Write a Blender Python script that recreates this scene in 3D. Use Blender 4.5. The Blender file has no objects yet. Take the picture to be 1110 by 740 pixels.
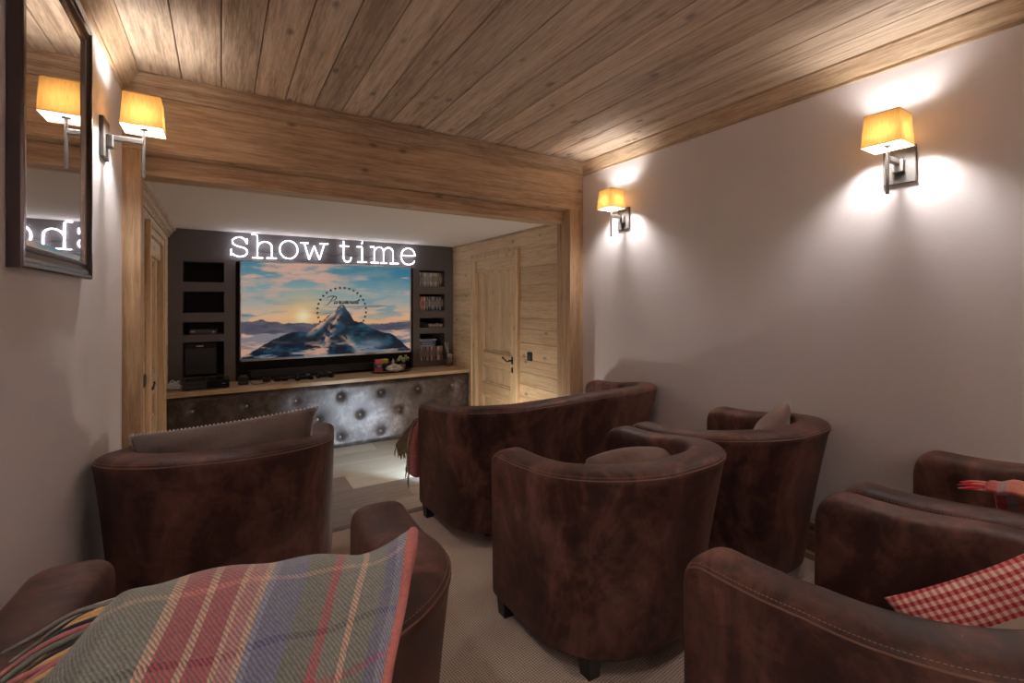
import bpy, bmesh, math, random
import numpy as np
from mathutils import Vector, Matrix
random.seed(7)
PI = math.pi
R = math.radians
SC = bpy.context.scene
COL = SC.collection

# ------------------------------------------------------------------ room numbers (metres, z=0 is the carpeted upper floor)
XL, XR = -0.44, 2.69            # plaster side walls
XA = 2.58                       # boarded right wall of the television alcove
YB = 3.136                      # front face of the ceiling beam
YT = 5.60                       # dark television wall
YC = 5.118                      # front of the padded counter
YBACK = -1.45                   # wall behind the camera
ZC = 2.565                      # boarded ceiling
ZCR = 2.475                     # foot of the ceiling cornice
ZAL = 2.095                     # alcove ceiling
ZLOW = -0.17                    # alcove floor, one step down
YSTEP = 2.965
EYE = 1.366

# ------------------------------------------------------------------ object helpers
def tag(o, label=None, cat=None, group=None, kind=None):
    if label: o['label'] = label
    if cat: o['category'] = cat
    if group: o['group'] = group
    if kind: o['kind'] = kind
    return o

def empty(name, loc=(0, 0, 0), rot=(0, 0, 0), label=None, cat=None, group=None):
    o = bpy.data.objects.new(name, None)
    COL.objects.link(o)
    o.location = loc
    o.rotation_euler = rot
    o.empty_display_size = 0.1
    return tag(o, label, cat, group)

def copy_tree(o, parent=None):
    c = o.copy()
    COL.objects.link(c)
    c.parent = parent
    for ch in list(o.children):
        copy_tree(ch, c)
    return c

class MB:
    """collects shapes; build() links them as one mesh object"""
    def __init__(s):
        s.v, s.f, s.sm = [], [], []
    def add(s, vs, fs, smooth=False, M=None):
        b = len(s.v)
        if M is not None:
            vs = [M @ Vector(p) for p in vs]
        s.v += [tuple(p) for p in vs]
        s.f += [tuple(i + b for i in f) for f in fs]
        s.sm += [smooth] * len(fs)
        return s
    def box(s, x0, x1, y0, y1, z0, z1, M=None):
        vs = [(x0, y0, z0), (x1, y0, z0), (x1, y1, z0), (x0, y1, z0), (x0, y0, z1), (x1, y0, z1), (x1, y1, z1), (x0, y1, z1)]
        fs = [(0, 3, 2, 1), (4, 5, 6, 7), (0, 1, 5, 4), (1, 2, 6, 5), (2, 3, 7, 6), (3, 0, 4, 7)]
        return s.add(vs, fs, False, M)
    def cbox(s, x0, x1, y0, y1, z0, z1, c=0.003, M=None):
        """box with chamfered edges"""
        bm = bmesh.new()
        bmesh.ops.create_cube(bm, size=1)
        for v in bm.verts:
            v.co = Vector(((x0 + x1) / 2 + v.co.x * (x1 - x0), (y0 + y1) / 2 + v.co.y * (y1 - y0), (z0 + z1) / 2 + v.co.z * (z1 - z0)))
        bmesh.ops.bevel(bm, geom=bm.edges[:], offset=c, segments=2, affect='EDGES', profile=0.5)
        bm.verts.index_update()
        s.add([v.co.copy() for v in bm.verts], [[v.index for v in f.verts] for f in bm.faces], False, M)
        bm.free()
        return s
    def grid(s, P, smooth=True, closed_u=False, closed_v=False):
        """P[i][j] -> points"""
        n, m = len(P), len(P[0])
        vs = [p for row in P for p in row]
        fs = []
        for i in range(n if closed_u else n - 1):
            for j in range(m if closed_v else m - 1):
                a, b = i, (i + 1) % n
                c, d = j, (j + 1) % m
                fs.append((a * m + c, a * m + d, b * m + d, b * m + c))
        return s.add(vs, fs, smooth)
    def tube(s, pts, r, n=8, caps=True, closed=False):
        pts = [Vector(p) for p in pts]
        rs = r if isinstance(r, (list, tuple)) else [r] * len(pts)
        rows = []
        up = None
        N = len(pts)
        for i, p in enumerate(pts):
            if closed:
                t = pts[(i + 1) % N] - pts[i - 1]
            else:
                t = (pts[min(i + 1, N - 1)] - pts[max(i - 1, 0)])
            if t.length < 1e-9: t = Vector((0, 0, 1))
            t.normalize()
            if up is None:
                up = t.orthogonal().normalized()
            else:
                up = (up - t * up.dot(t))
                up = up.normalized() if up.length > 1e-6 else t.orthogonal().normalized()
            w = t.cross(up)
            rows.append([p + (up * math.cos(2 * PI * k / n) + w * math.sin(2 * PI * k / n)) * rs[i] for k in range(n)])
        b = len(s.v)
        s.grid(rows, True, closed, True)
        if caps and not closed:
            s.f += [tuple(b + k for k in range(n))[::-1], tuple(b + (N - 1) * n + k for k in range(n))]
            s.sm += [False, False]
        return s
    def lathe(s, prof, c=(0, 0, 0), n=24):
        rows = [[(c[0] + r * math.cos(2 * PI * k / n), c[1] + r * math.sin(2 * PI * k / n), c[2] + z) for k in range(n)] for r, z in prof]
        return s.grid(rows, True, False, True)
    def prism(s, poly, axis, a, b, smooth=False):
        """polygon in the plane across axis, extruded from a to b"""
        def P(p, t):
            return {'x': (t, p[0], p[1]), 'y': (p[0], t, p[1]), 'z': (p[0], p[1], t)}[axis]
        n = len(poly)
        vs = [P(p, a) for p in poly] + [P(p, b) for p in poly]
        fs = [tuple(range(n)), tuple(range(n, 2 * n))[::-1]] + [(i, i + n, (i + 1) % n + n, (i + 1) % n) for i in range(n)]
        return s.add(vs, fs, smooth)
    def build(s, name, mat, parent=None, bevel=0, fix=True):
        me = bpy.data.meshes.new(name)
        me.from_pydata(s.v, [], s.f)
        for p, k in zip(me.polygons, s.sm):
            p.use_smooth = k
        if fix:
            bm = bmesh.new(); bm.from_mesh(me)
            bmesh.ops.recalc_face_normals(bm, faces=bm.faces[:])
            bm.to_mesh(me); bm.free()
        me.materials.append(mat)
        o = bpy.data.objects.new(name, me)
        COL.objects.link(o)
        if parent: o.parent = parent
        if bevel:
            m = o.modifiers.new('edge', 'BEVEL')
            m.width = bevel; m.segments = 2; m.limit_method = 'ANGLE'; m.angle_limit = R(40)
        return o

def struct(o):
    o['kind'] = 'structure'
    return o

# ------------------------------------------------------------------ material helpers
class NT:
    def __init__(s, name):
        s.m = bpy.data.materials.new(name)
        s.m.use_nodes = True
        s.t = s.m.node_tree
        s.b = s.t.nodes['Principled BSDF']
        s.out = s.t.nodes['Material Output']
    def n(s, typ, **kw):
        d = s.t.nodes.new('ShaderNode' + typ)
        for k, v in kw.items():
            if k.startswith('i_'):
                d.inputs[k[2:].replace('_', ' ')].default_value = v
            else:
                setattr(d, k, v)
        return d
    def l(s, a, b):
        s.t.links.new(a, b)
    def set(s, **kw):
        for k, v in kw.items():
            s.b.inputs[k.replace('_', ' ')].default_value = v
    def ramp(s, fac, stops, interp='LINEAR'):
        d = s.n('ValToRGB')
        d.color_ramp.interpolation = interp
        e = d.color_ramp.elements
        while len(e) < len(stops): e.new(0.5)
        for k, (p, c) in enumerate(stops):
            e[k].position = p
            e[k].color = tuple(c) + (1,) if len(c) == 3 else c
        s.l(fac, d.inputs[0])
        return d.outputs[0]
    def mix(s, fac, a, b, typ='MIX'):
        d = s.n('MixRGB', blend_type=typ)
        for k, v in ((0, fac), (1, a), (2, b)):
            if hasattr(v, 'links'): s.l(v, d.inputs[k])
            elif k == 0: d.inputs[0].default_value = v
            else: d.inputs[k].default_value = tuple(v) + (1,) if len(v) == 3 else v
        return d.outputs[0]
    def math(s, op, a, b=0.0, c=0.0):
        d = s.n('Math', operation=op)
        for k, v in enumerate((a, b, c)):
            if hasattr(v, 'links'): s.l(v, d.inputs[k])
            else: d.inputs[k].default_value = v
        return d.outputs[0]
    def coords(s, kind='Object', scale=(1, 1, 1), rot=(0, 0, 0), add=None):
        tc = s.n('TexCoord').outputs[kind]
        if add is not None:
            va = s.n('VectorMath', operation='ADD')
            s.l(tc, va.inputs[0]); s.l(add, va.inputs[1]); tc = va.outputs[0]
        mp = s.n('Mapping')
        mp.inputs['Scale'].default_value = scale
        mp.inputs['Rotation'].default_value = rot
        s.l(tc, mp.inputs[0])
        return mp.outputs[0]
    def noise(s, vec, scale, detail=4, rough=0.5, dist=0.0):
        d = s.n('TexNoise')
        d.inputs['Scale'].default_value = scale
        d.inputs['Detail'].default_value = detail
        d.inputs['Roughness'].default_value = rough
        d.inputs['Distortion'].default_value = dist
        if vec is not None: s.l(vec, d.inputs['Vector'])
        return d.outputs['Fac']
    def bump(s, h, strength=0.3, dist=0.01, prev=None):
        d = s.n('Bump')
        d.inputs['Strength'].default_value = strength
        d.inputs['Distance'].default_value = dist
        s.l(h, d.inputs['Height'])
        if prev is not None: s.l(prev, d.inputs['Normal'])
        s.l(d.outputs[0], s.b.inputs['Normal'])
        return d.outputs[0]

def simple(name, col, rough=0.5, metal=0.0, **kw):
    t = NT(name)
    t.set(Base_Color=tuple(col) + (1,), Roughness=rough, Metallic=metal)
    for k, v in kw.items():
        t.b.inputs[k.replace('_', ' ')].default_value = v
    return t.m

def wood(name, dark, mid, light, grain='y', rough=0.6, knots=1.0, gfreq=1.0, contrast=1.0):
    """boards: grain along one axis, tone and figure shifted for each separate board of the mesh"""
    t = NT(name)
    g = t.n('NewGeometry')
    rnd = g.outputs['Random Per Island']
    off = t.n('CombineXYZ')
    t.l(t.math('MULTIPLY', rnd, 37.0), off.inputs[0]); t.l(t.math('MULTIPLY', rnd, 61.0), off.inputs[1]); t.l(t.math('MULTIPLY', rnd, 23.0), off.inputs[2])
    ax = {'x': 0, 'y': 1, 'z': 2}[grain]
    sc = [1.0, 1.0, 1.0]; sc[ax] = 0.055
    v = t.coords('Object', tuple(sc), add=off.outputs[0])
    fine = t.noise(v, 75 * gfreq, 5, 0.65, 0.3)
    broad = t.noise(v, 13 * gfreq, 3, 0.55, 0.8)
    hair = t.noise(v, 230 * gfreq, 3, 0.7)
    f = t.math('ADD', t.math('ADD', t.math('MULTIPLY', fine, 0.42), t.math('MULTIPLY', broad, 0.33)), t.math('MULTIPLY', hair, 0.25))
    c0 = 0.5 - 0.095 / contrast; c1 = 0.5 + 0.095 / contrast
    col = t.ramp(f, [(c0, dark), (0.5, mid), (c1, light)])
    # each board a little lighter or darker
    tone = t.ramp(rnd, [(0.0, (0.80, 0.78, 0.76)), (0.5, (1, 1, 1)), (1.0, (1.14, 1.13, 1.12))])
    col = t.mix(1.0, col, tone, 'MULTIPLY')
    # knots
    sk = [1.0, 1.0, 1.0]; sk[ax] = 0.55
    vk = t.coords('Object', tuple(sk), add=off.outputs[0])
    vo = t.n('TexVoronoi')
    vo.inputs['Scale'].default_value = 7.5
    t.l(vk, vo.inputs['Vector'])
    kn = t.math('ADD', vo.outputs['Distance'], t.math('MULTIPLY', t.noise(vk, 9, 3), 0.16))
    kf = t.ramp(kn, [(0.15, (1, 1, 1)), (0.25, (0, 0, 0))])
    col = t.mix(t.math('MULTIPLY', kf, 0.75 * knots), col, tuple(c * 0.42 for c in dark))
    t.l(col, t.b.inputs['Base Color'])
    t.set(Roughness=rough)
    t.bump(f, 0.4, 0.006)
    return t.m

M = {}
M['ceiling'] = wood('brushed_spruce_ceiling', (0.32, 0.23, 0.155), (0.55, 0.42, 0.305), (0.70, 0.575, 0.445), 'y')
M['cornice_y'] = wood('brushed_spruce_cornice', (0.29, 0.185, 0.105), (0.46, 0.32, 0.20), (0.60, 0.45, 0.30), 'y', knots=0.2, gfreq=1.5)
M['cornice_x'] = wood('brushed_spruce_cornice_across', (0.25, 0.165, 0.10), (0.43, 0.30, 0.19), (0.56, 0.42, 0.29), 'x', knots=0.2, gfreq=1.5)
M['beam'] = wood('old_spruce_beam', (0.28, 0.18, 0.105), (0.48, 0.325, 0.195), (0.61, 0.44, 0.285), 'x')
M['post'] = wood('spruce_post', (0.30, 0.185, 0.10), (0.46, 0.30, 0.17), (0.57, 0.39, 0.23), 'z', knots=0.25)
M['board'] = wood('spruce_wall_board', (0.52, 0.36, 0.205), (0.70, 0.52, 0.32), (0.80, 0.63, 0.42), 'y', knots=1.0)
M['door_wood'] = wood('spruce_door', (0.52, 0.36, 0.205), (0.68, 0.50, 0.30), (0.78, 0.60, 0.39), 'z', knots=0.6)
M['door_rail'] = wood('spruce_door_rail', (0.52, 0.36, 0.205), (0.68, 0.50, 0.30), (0.78, 0.60, 0.39), 'y', knots=0.6)
M['top'] = wood('counter_top_oak', (0.36, 0.24, 0.13), (0.52, 0.37, 0.22), (0.62, 0.47, 0.30), 'x', knots=0.3, rough=0.45)
M['skirting'] = wood('skirting_wood', (0.20, 0.125, 0.075), (0.32, 0.215, 0.135), (0.42, 0.30, 0.20), 'y', knots=0.1, rough=0.5)
M['nosing'] = wood('step_nosing_wood', (0.10, 0.07, 0.05), (0.17, 0.125, 0.095), (0.22, 0.17, 0.13), 'x', knots=0.1, rough=0.45)
M['plank'] = wood('grey_brown_plank', (0.22, 0.17, 0.14), (0.31, 0.25, 0.21), (0.38, 0.31, 0.27), 'x', knots=0.1, rough=0.38, contrast=0.7)
M['pale_plank'] = wood('pale_plank', (0.60, 0.55, 0.43), (0.70, 0.65, 0.53), (0.78, 0.73, 0.62), 'x', knots=0.05, rough=0.4, contrast=0.6)

def plaster(name, col, rough=0.85):
    t = NT(name)
    v = t.coords()
    a = t.noise(v, 1.6, 4, 0.6)
    c = t.mix(a, tuple(x * 0.95 for x in col), tuple(min(1, x * 1.03) for x in col))
    t.l(c, t.b.inputs['Base Color'])
    t.set(Roughness=rough)
    h = t.math('ADD', t.noise(v, 5, 4, 0.55, 0.6), t.math('MULTIPLY', t.noise(v, 60, 3, 0.6), 0.25))
    t.bump(h, 0.22, 0.012)
    return t.m
M['plaster'] = plaster('limewashed_plaster', (0.79, 0.75, 0.765))
M['white'] = plaster('white_ceiling_paint', (0.80, 0.76, 0.72))
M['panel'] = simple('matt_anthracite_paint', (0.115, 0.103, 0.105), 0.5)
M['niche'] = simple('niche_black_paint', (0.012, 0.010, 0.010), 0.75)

def carpet():
    t = NT('sisal_carpet')
    v = t.coords()
    mp = t.n('Mapping'); mp.inputs['Rotation'].default_value = (0, 0, R(38)); t.l(v, mp.inputs[0])
    sep = t.n('SeparateXYZ'); t.l(mp.outputs[0], sep.inputs[0])
    fx = 2 * PI / 0.014
    sx = t.math('SINE', t.math('MULTIPLY', sep.outputs[0], fx))
    sy = t.math('SINE', t.math('MULTIPLY', sep.outputs[1], fx))
    w = t.math('MULTIPLY', sx, sy)
    n = t.noise(v, 220, 2)
    h = t.math('ADD', t.math('MULTIPLY', w, 0.5), t.math('MULTIPLY', n, 0.6))
    col = t.ramp(h, [(0.0, (0.32, 0.225, 0.18)), (0.35, (0.68, 0.525, 0.44)), (0.8, (0.87, 0.71, 0.61))])
    big = t.noise(v, 3, 3)
    col = t.mix(1.0, col, t.ramp(big, [(0.3, (0.9, 0.9, 0.9)), (0.7, (1.05, 1.05, 1.05))]), 'MULTIPLY')
    t.l(col, t.b.inputs['Base Color'])
    t.set(Roughness=0.95)
    t.bump(h, 0.7, 0.006)
    return t.m
M['carpet'] = carpet()

def suede(name, dark, mid, light, hi):
    t = NT(name)
    inf = t.n('ObjectInfo')
    off = t.n('CombineXYZ')
    t.l(t.math('MULTIPLY', inf.outputs['Random'], 17.0), off.inputs[0])
    t.l(t.math('MULTIPLY', inf.outputs['Random'], 5.0), off.inputs[1])
    v = t.coords(add=off.outputs[0])
    vs = t.coords(scale=(1, 1, 0.55), add=off.outputs[0])
    a = t.noise(vs, 3.2, 6, 0.62, 1.3)
    b = t.noise(v, 11, 5, 0.7, 0.8)
    f = t.math('ADD', t.math('MULTIPLY', a, 0.68), t.math('MULTIPLY', b, 0.32))
    col = t.ramp(f, [(0.36, dark), (0.46, mid), (0.55, light), (0.65, hi)])
    t.l(col, t.b.inputs['Base Color'])
    t.l(t.ramp(f, [(0.35, (0.46,) * 3), (0.65, (0.66,) * 3)]), t.b.inputs['Roughness'])
    t.set(Sheen_Weight=0.04, Sheen_Roughness=0.4, Specular_IOR_Level=0.35)
    t.b.inputs['Sheen Tint'].default_value = (0.8, 0.5, 0.38, 1)
    h = t.math('ADD', t.noise(v, 260, 2, 0.6), t.math('MULTIPLY', b, 0.6))
    t.bump(h, 0.12, 0.004)
    return t.m
M['suede'] = suede('aged_brown_suede', (0.020, 0.0085, 0.0065), (0.052, 0.020, 0.0155), (0.122, 0.050, 0.038), (0.21, 0.095, 0.074))
M['seam'] = simple('brown_seam_thread', (0.20, 0.10, 0.065), 0.6)
M['leg'] = simple('black_stained_leg', (0.012, 0.009, 0.008), 0.4)

def felt(name, col, rough=0.95, var=0.25):
    t = NT(name)
    v = t.coords()
    a = t.noise(v, 16, 5, 0.7)
    b = t.noise(v, 190, 2, 0.6)
    f = t.math('ADD', t.math('MULTIPLY', a, 0.6), t.math('MULTIPLY', b, 0.4))
    c = t.ramp(f, [(0.3, tuple(x * (1 - var) for x in col)), (0.7, tuple(x * (1 + var) for x in col))])
    t.l(c, t.b.inputs['Base Color'])
    t.set(Roughness=rough, Sheen_Weight=0.2)
    t.bump(f, 0.3, 0.004)
    return t.m
M['felt'] = felt('taupe_felt', (0.135, 0.095, 0.083))
M['stitch'] = simple('pale_stitch_wool', (0.72, 0.62, 0.60), 0.9)
M['taupe'] = felt('taupe_velvet', (0.155, 0.090, 0.070))
M['steel'] = simple('brushed_nickel', (0.17, 0.155, 0.15), 0.55, 0.1)
M['plate'] = simple('brushed_nickel_plate', (0.085, 0.077, 0.074), 0.6, 0.0)
M['blackmetal'] = simple('black_iron', (0.02, 0.018, 0.017), 0.4, 0.6)
M['gloss'] = simple('gloss_black_plastic', (0.010, 0.010, 0.012), 0.18)
M['matblack'] = simple('matt_black_plastic', (0.022, 0.022, 0.025), 0.5)
M['greyplastic'] = simple('dark_grey_plastic', (0.07, 0.07, 0.075), 0.4)
M['whiteplastic'] = simple('white_plastic', (0.75, 0.74, 0.74), 0.5)
M['silver'] = simple('silver_trim', (0.55, 0.53, 0.52), 0.3, 1.0)

def emitter(name, col, strength):
    t = NT(name)
    t.set(Base_Color=(0.8, 0.8, 0.8, 1), Roughness=0.4)
    t.b.inputs['Emission Color'].default_value = tuple(col) + (1,)
    t.b.inputs['Emission Strength'].default_value = strength
    return t.m
M['neon'] = emitter('lit_white_neon', (0.93, 0.90, 1.0), 4.4)
M['bulb'] = emitter('lit_frosted_bulb', (1.0, 0.94, 0.895), 245.0)
M['bulb_top'] = emitter('lit_bulb_crown', (1.0, 0.94, 0.895), 88.0)

# ------------------------------------------------------------------ the room shell
def plank_box(mb, ax, a0, a1, c0, c1, t0, t1):
    pass

# ceiling boards along the room; edges read off the joints over the beam
edges = [XL + 0.07, -0.18, 0.0, 0.16, 0.32, 0.48, 0.64, 0.81, 0.95, 1.18, 1.42, 1.60, 1.77, 2.02, 2.27, 2.44, XR - 0.06]
mb = MB()
for a, b in zip(edges[:-1], edges[1:]):
    mb.cbox(a + 0.0022, b - 0.0022, YBACK + 0.02, YB + 0.02, ZC, ZC + 0.025, 0.0035)
ce = struct(mb.build('ceiling', M['ceiling']))
mb = MB(); mb.box(XL - 0.1, XR + 0.1, YBACK - 0.1, YB + 0.02, ZC + 0.022, ZC + 0.08); struct(mb.build('ceiling_deck', M['niche']))

# cornices: a sloped, stepped board between wall and ceiling
def cornice_profile(h=0.09, w=0.092):
    # (out from wall, z) seen along the run
    return [(0, ZCR - 0.006), (0.014, ZCR - 0.006), (0.014, ZCR + 0.010), (0.022, ZCR + 0.014), (w - 0.022, ZCR + h - 0.016), (w - 0.012, ZCR + h - 0.012), (w - 0.012, ZC + 0.004), (0, ZC + 0.004)]
mb = MB(); mb.prism([(XR - o, z) for o, z in cornice_profile()], 'y', YBACK, YB); struct(mb.build('trim_1', M['cornice_y']))
mb = MB(); mb.prism([(XL + o, z) for o, z in cornice_profile()], 'y', YBACK, YB); struct(mb.build('trim_2', M['cornice_y']))
mb = MB(); mb.prism([(YB - o, z) for o, z in cornice_profile()], 'x', XL, XR); struct(mb.build('trim_3', M['cornice_x']))

# plaster walls
mb = MB(); mb.box(XR, XR + 0.1, YBACK, YB, -0.05, ZC + 0.05); struct(mb.build('wall_right', M['plaster']))
mb = MB(); mb.box(XL - 0.1, XL, YBACK, YB, -0.2, ZC + 0.05); struct(mb.build('wall_left', M['plaster']))
mb = MB(); mb.box(XL - 0.1, XR + 0.1, YBACK - 0.1, YBACK, -0.05, ZC + 0.05); struct(mb.build('wall_back', M['plaster']))
# floors
mb = MB(); mb.box(XL - 0.1, XR + 0.1, YBACK - 0.1, YSTEP - 0.05, -0.05, 0.0); struct(mb.build('floor', M['carpet']))
mb = MB(); mb.cbox(XL, XR, YSTEP - 0.05, YSTEP + 0.008, -0.035, 0.004, 0.006); mb.box(XL, XR, YSTEP - 0.03, YSTEP - 0.005, ZLOW - 0.02, -0.03); struct(mb.build('trim_4', M['nosing']))
# lower floor: grey brown planks, pale ones before the counter
mb = MB()
def pk(m, x0, x1, y0, y1, z=ZLOW): m.cbox(x0 + 0.0012, x1 - 0.0012, y0 + 0.0012, y1 - 0.0012, z - 0.02, z, 0.002)
ys = [YSTEP - 0.02, 3.15, 3.36, 3.58, 3.76, 3.955]
cuts = [0.35, 1.6, 0.80, 1.3, 0.45]
for k, (a, b) in enumerate(zip(ys[:-1], ys[1:])):
    x = XL
    for c in (cuts[k], cuts[k] + 1.25, 9):
        c = min(c, XA + 0.1)
        if c - x > 0.05: pk(mb, x, c, a, b)
        x = c
pk(mb, XL, 0.30, 3.955, 4.10); pk(mb, 0.30, 0.925, 3.955, 4.10); pk(mb, XL, 0.1, 4.10, 4.29); pk(mb, 0.1, 0.925, 4.10, 4.29)
struct(mb.build('floor_lower', M['plank']))
mb = MB()
pk(mb, 0.925, 2.0, 3.955, 4.29); pk(mb, 2.0, XA + 0.1, 3.955, 4.29)
for a, b, c in ((4.29, 4.645, 1.75), (4.645, 4.90, 0.2), (4.90, YC + 0.1, 1.4)):
    pk(mb, XL, c, a, b); pk(mb, c, XA + 0.1, a, b)
struct(mb.build('floor_pale', M['pale_plank']))
mb = MB(); mb.box(XL - 0.1, XR + 0.1, YSTEP - 0.1, YT + 0.3, ZLOW - 0.08, ZLOW - 0.012); struct(mb.build('floor_base', M['matblack']))

# beam: broad face board, recessed lower board behind
mb = MB()
mb.cbox(XL, XR, YB, YB + 0.11, 2.174, ZC + 0.02, 0.004)
struct(mb.build('beam', M['beam']))
mb = MB(); mb.cbox(XL, XR, YB + 0.10, YB + 0.26, 2.066, 2.40, 0.004); struct(mb.build('beam_lower', M['beam']))
# posts below the beam
mb = MB(); mb.cbox(2.545, XR + 0.02, YB, YB + 0.12, ZLOW, 2.174, 0.004); mb.box(2.56, XR, YB + 0.1, YB + 0.2, ZLOW, 2.07); struct(mb.build('pillar_right', M['post']))
mb = MB(); mb.cbox(XL - 0.02, -0.362, YB, YB + 0.10, ZLOW, 2.174, 0.004); struct(mb.build('pillar_left', M['post']))

# alcove: boarded side walls with a doorway each, white ceiling
DY0, DY1, DZ = 4.085, 4.935, 1.85
def boards(x, s):
    """horizontal boards on a side wall, s = direction into the wall"""
    m = MB()
    zs = [ZLOW, 0.09, 0.25, 0.42, 0.545, 0.671, 0.801, 0.966, 1.105, 1.218, 1.385, 1.54, 1.72, 1.90, ZAL + 0.02]
    k = 0
    for a, b in zip(zs[:-1], zs[1:]):
        for y0, y1 in ((YB + 0.08, DY0 - 0.02), (DY1 + 0.02, YT + 0.02)):
            if b > DZ + 0.03: continue
            m.cbox(min(x, x + s * .03), max(x, x + s * .03), y0, y1, a + 0.0012, b - 0.0012, 0.0025)
        if b > DZ + 0.03:
            m.cbox(min(x, x + s * .03), max(x, x + s * .03), YB + 0.08, YT + 0.02, a + 0.0012, b - 0.0012, 0.0025)
    y0, y1 = YB + 0.08, YT + 0.02
    xa, xb = sorted((x + s * 0.024, x + s * 0.06))
    m.box(xa, xb, y0, DY0 - 0.02, ZLOW, ZAL); m.box(xa, xb, DY1 + 0.02, y1, ZLOW, ZAL); m.box(xa, xb, DY0 - 0.02, DY1 + 0.02, DZ + 0.03, ZAL)
    return m
struct(boards(XA, 1).build('wall_alcove_right', M['board']))
struct(boards(XL, -1).build('wall_alcove_left', M['board']))
mb = MB(); mb.box(XL - 0.1, XR + 0.1, YB + 0.25, YT + 0.3, ZAL, ZAL + 0.06); struct(mb.build('ceiling_alcove', M['white']))
mb = MB()
mb.prism([(XL, 2.0), (XL + 0.012, 2.0), (XL + 0.018, 2.02), (XL + 0.034, 2.035), (XL + 0.04, 2.055), (XL + 0.062, 2.07), (XL + 0.066, 2.085), (XL + 0.066, ZAL), (XL, ZAL)], 'y', YB + 0.25, YT)
struct(mb.build('trim_5', M['cornice_y']))
mb = MB(); mb.cbox(XA - 0.014, XA, YB + 0.25, YT, ZAL - 0.022, ZAL, 0.003); struct(mb.build('trim_6', M['cornice_y']))

# panelled spruce doors with moulded frames
def door(name, frame_name, x, s, hinge_near):
    """s: direction into the wall"""
    def bx(m, d0, d1, y0, y1, z0, z1, c=0.003):
        a, b = sorted((x + s * d0, x + s * d1)); m.cbox(a, b, y0, y1, z0, z1, c)
    f = MB()
    w = 0.095
    for y0, y1 in ((DY0 - w, DY0), (DY1, DY1 + w)):
        bx(f, -0.022, 0.03, y0, y1, ZLOW, DZ, 0.005)
    bx(f, -0.022, 0.03, DY0 - w, DY1 + w, DZ, DZ + 0.075, 0.005)
    bx(f, -0.034, 0.0, DY0 - w - 0.004, DY0 - w + 0.03, ZLOW, DZ + 0.08, 0.006)
    bx(f, -0.034, 0.0, DY1 + w - 0.03, DY1 + w + 0.004, ZLOW, DZ + 0.08, 0.006)
    bx(f, -0.034, 0.0, DY0 - w, DY1 + w, DZ + 0.05, DZ + 0.085, 0.006)
    bx(f, 0.03, 0.1, DY0 - 0.02, DY0, ZLOW, DZ); bx(f, 0.03, 0.1, DY1, DY1 + 0.02, ZLOW, DZ); bx(f, 0.03, 0.1, DY0, DY1, DZ, DZ + 0.02)
    fr = struct(f.build(frame_name, M['door_wood']))
    d = MB()
    st = 0.115
    for y0, y1 in ((DY0 + 0.003, DY0 + st), (DY1 - st, DY1 - 0.003)):
        bx(d, 0.022, 0.062, y0, y1, ZLOW + 0.008, DZ - 0.004)
    bx(d, 0.04, 0.052, DY0 + st - 0.01, DY1 - st + 0.01, ZLOW + 0.02, DZ - 0.02, 0.001)
    leaf = struct(d.build(name, M['door_wood']))
    r = MB()
    zr = [(ZLOW + 0.008, 0.03), (0.30, 0.44), (0.64, 0.80), (DZ - 0.125, DZ - 0.004)]
    for z0, z1 in zr:
        bx(r, 0.0225, 0.0615, DY0 + st, DY1 - st, z0, z1)
    r.build('rail', M['door_rail'], leaf)
    p = MB()
    for (a0, a1), (b0, b1) in zip(zr[:-1], zr[1:]):
        # moulding around each panel
        for y0, y1, z0, z1 in ((DY0 + st, DY0 + st + .022, a1, b0), (DY1 - st - .022, DY1 - st, a1, b0), (DY0 + st, DY1 - st, a1, a1 + .022), (DY0 + st, DY1 - st, b0 - .022, b0)):
            bx(p, 0.030, 0.045, y0, y1, z0, z1, 0.005)
    p.build('panel_moulding', M['door_wood'], leaf)
    yh = DY0 + 0.075 if hinge_near else DY1 - 0.075
    sg = 1 if hinge_near else -1
    h = MB()
    xo = x + s * 0.022
    h.cbox(min(xo, xo - s * .005), max(xo, xo - s * .005), yh - 0.022, yh + 0.022, 0.715, 0.795, 0.002)
    h.tube([(xo, yh, 0.757), (xo - s * .045, yh, 0.757)], 0.009, 10)
    pts = []
    for k in range(15):
        q = k / 14
        pts.append((xo - s * .045, yh + sg * 0.125 * q, 0.757 - 0.012 * math.sin(q * PI * 1.6)))
    pts += [(xo - s * .045, yh + sg * 0.135, 0.775), (xo - s * .045, yh + sg * 0.122, 0.785)]
    h.tube(pts, [0.010] + [0.007] * (len(pts) - 1), 8)
    tag(h.build('handle', M['blackmetal'], leaf), 'black iron lever handle')
    e = MB()
    e.lathe([(0.0, 0.006), (0.018, 0.006), (0.021, 0.0)], n=20)
    e.box(-0.003, 0.003, -0.012, 0.004, 0.006, 0.009)
    Mx = Matrix.Translation((xo, yh + sg * 0.004, 0.655)) @ Matrix.Rotation(-s * PI / 2, 4, 'Y') @ Matrix.Diagonal((1.5, 1, 1, 1))
    e.v = [tuple(Mx @ Vector(p)) for p in e.v]
    tag(e.build('keyhole_plate', M['blackmetal'], leaf), 'black oval keyhole plate')
door('door_1', 'door_1_frame', XA, 1, True)
door('door_2', 'door_2_frame', XL, -1, True)
# something solid behind the doors
mb = MB(); mb.box(XA + 0.11, XA + 0.15, YB, YT + 0.1, ZLOW, ZAL); mb.box(XL - 0.15, XL - 0.11, YB, YT + 0.1, ZLOW, ZAL); struct(mb.build('wall_behind_doors', M['niche']))

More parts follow.
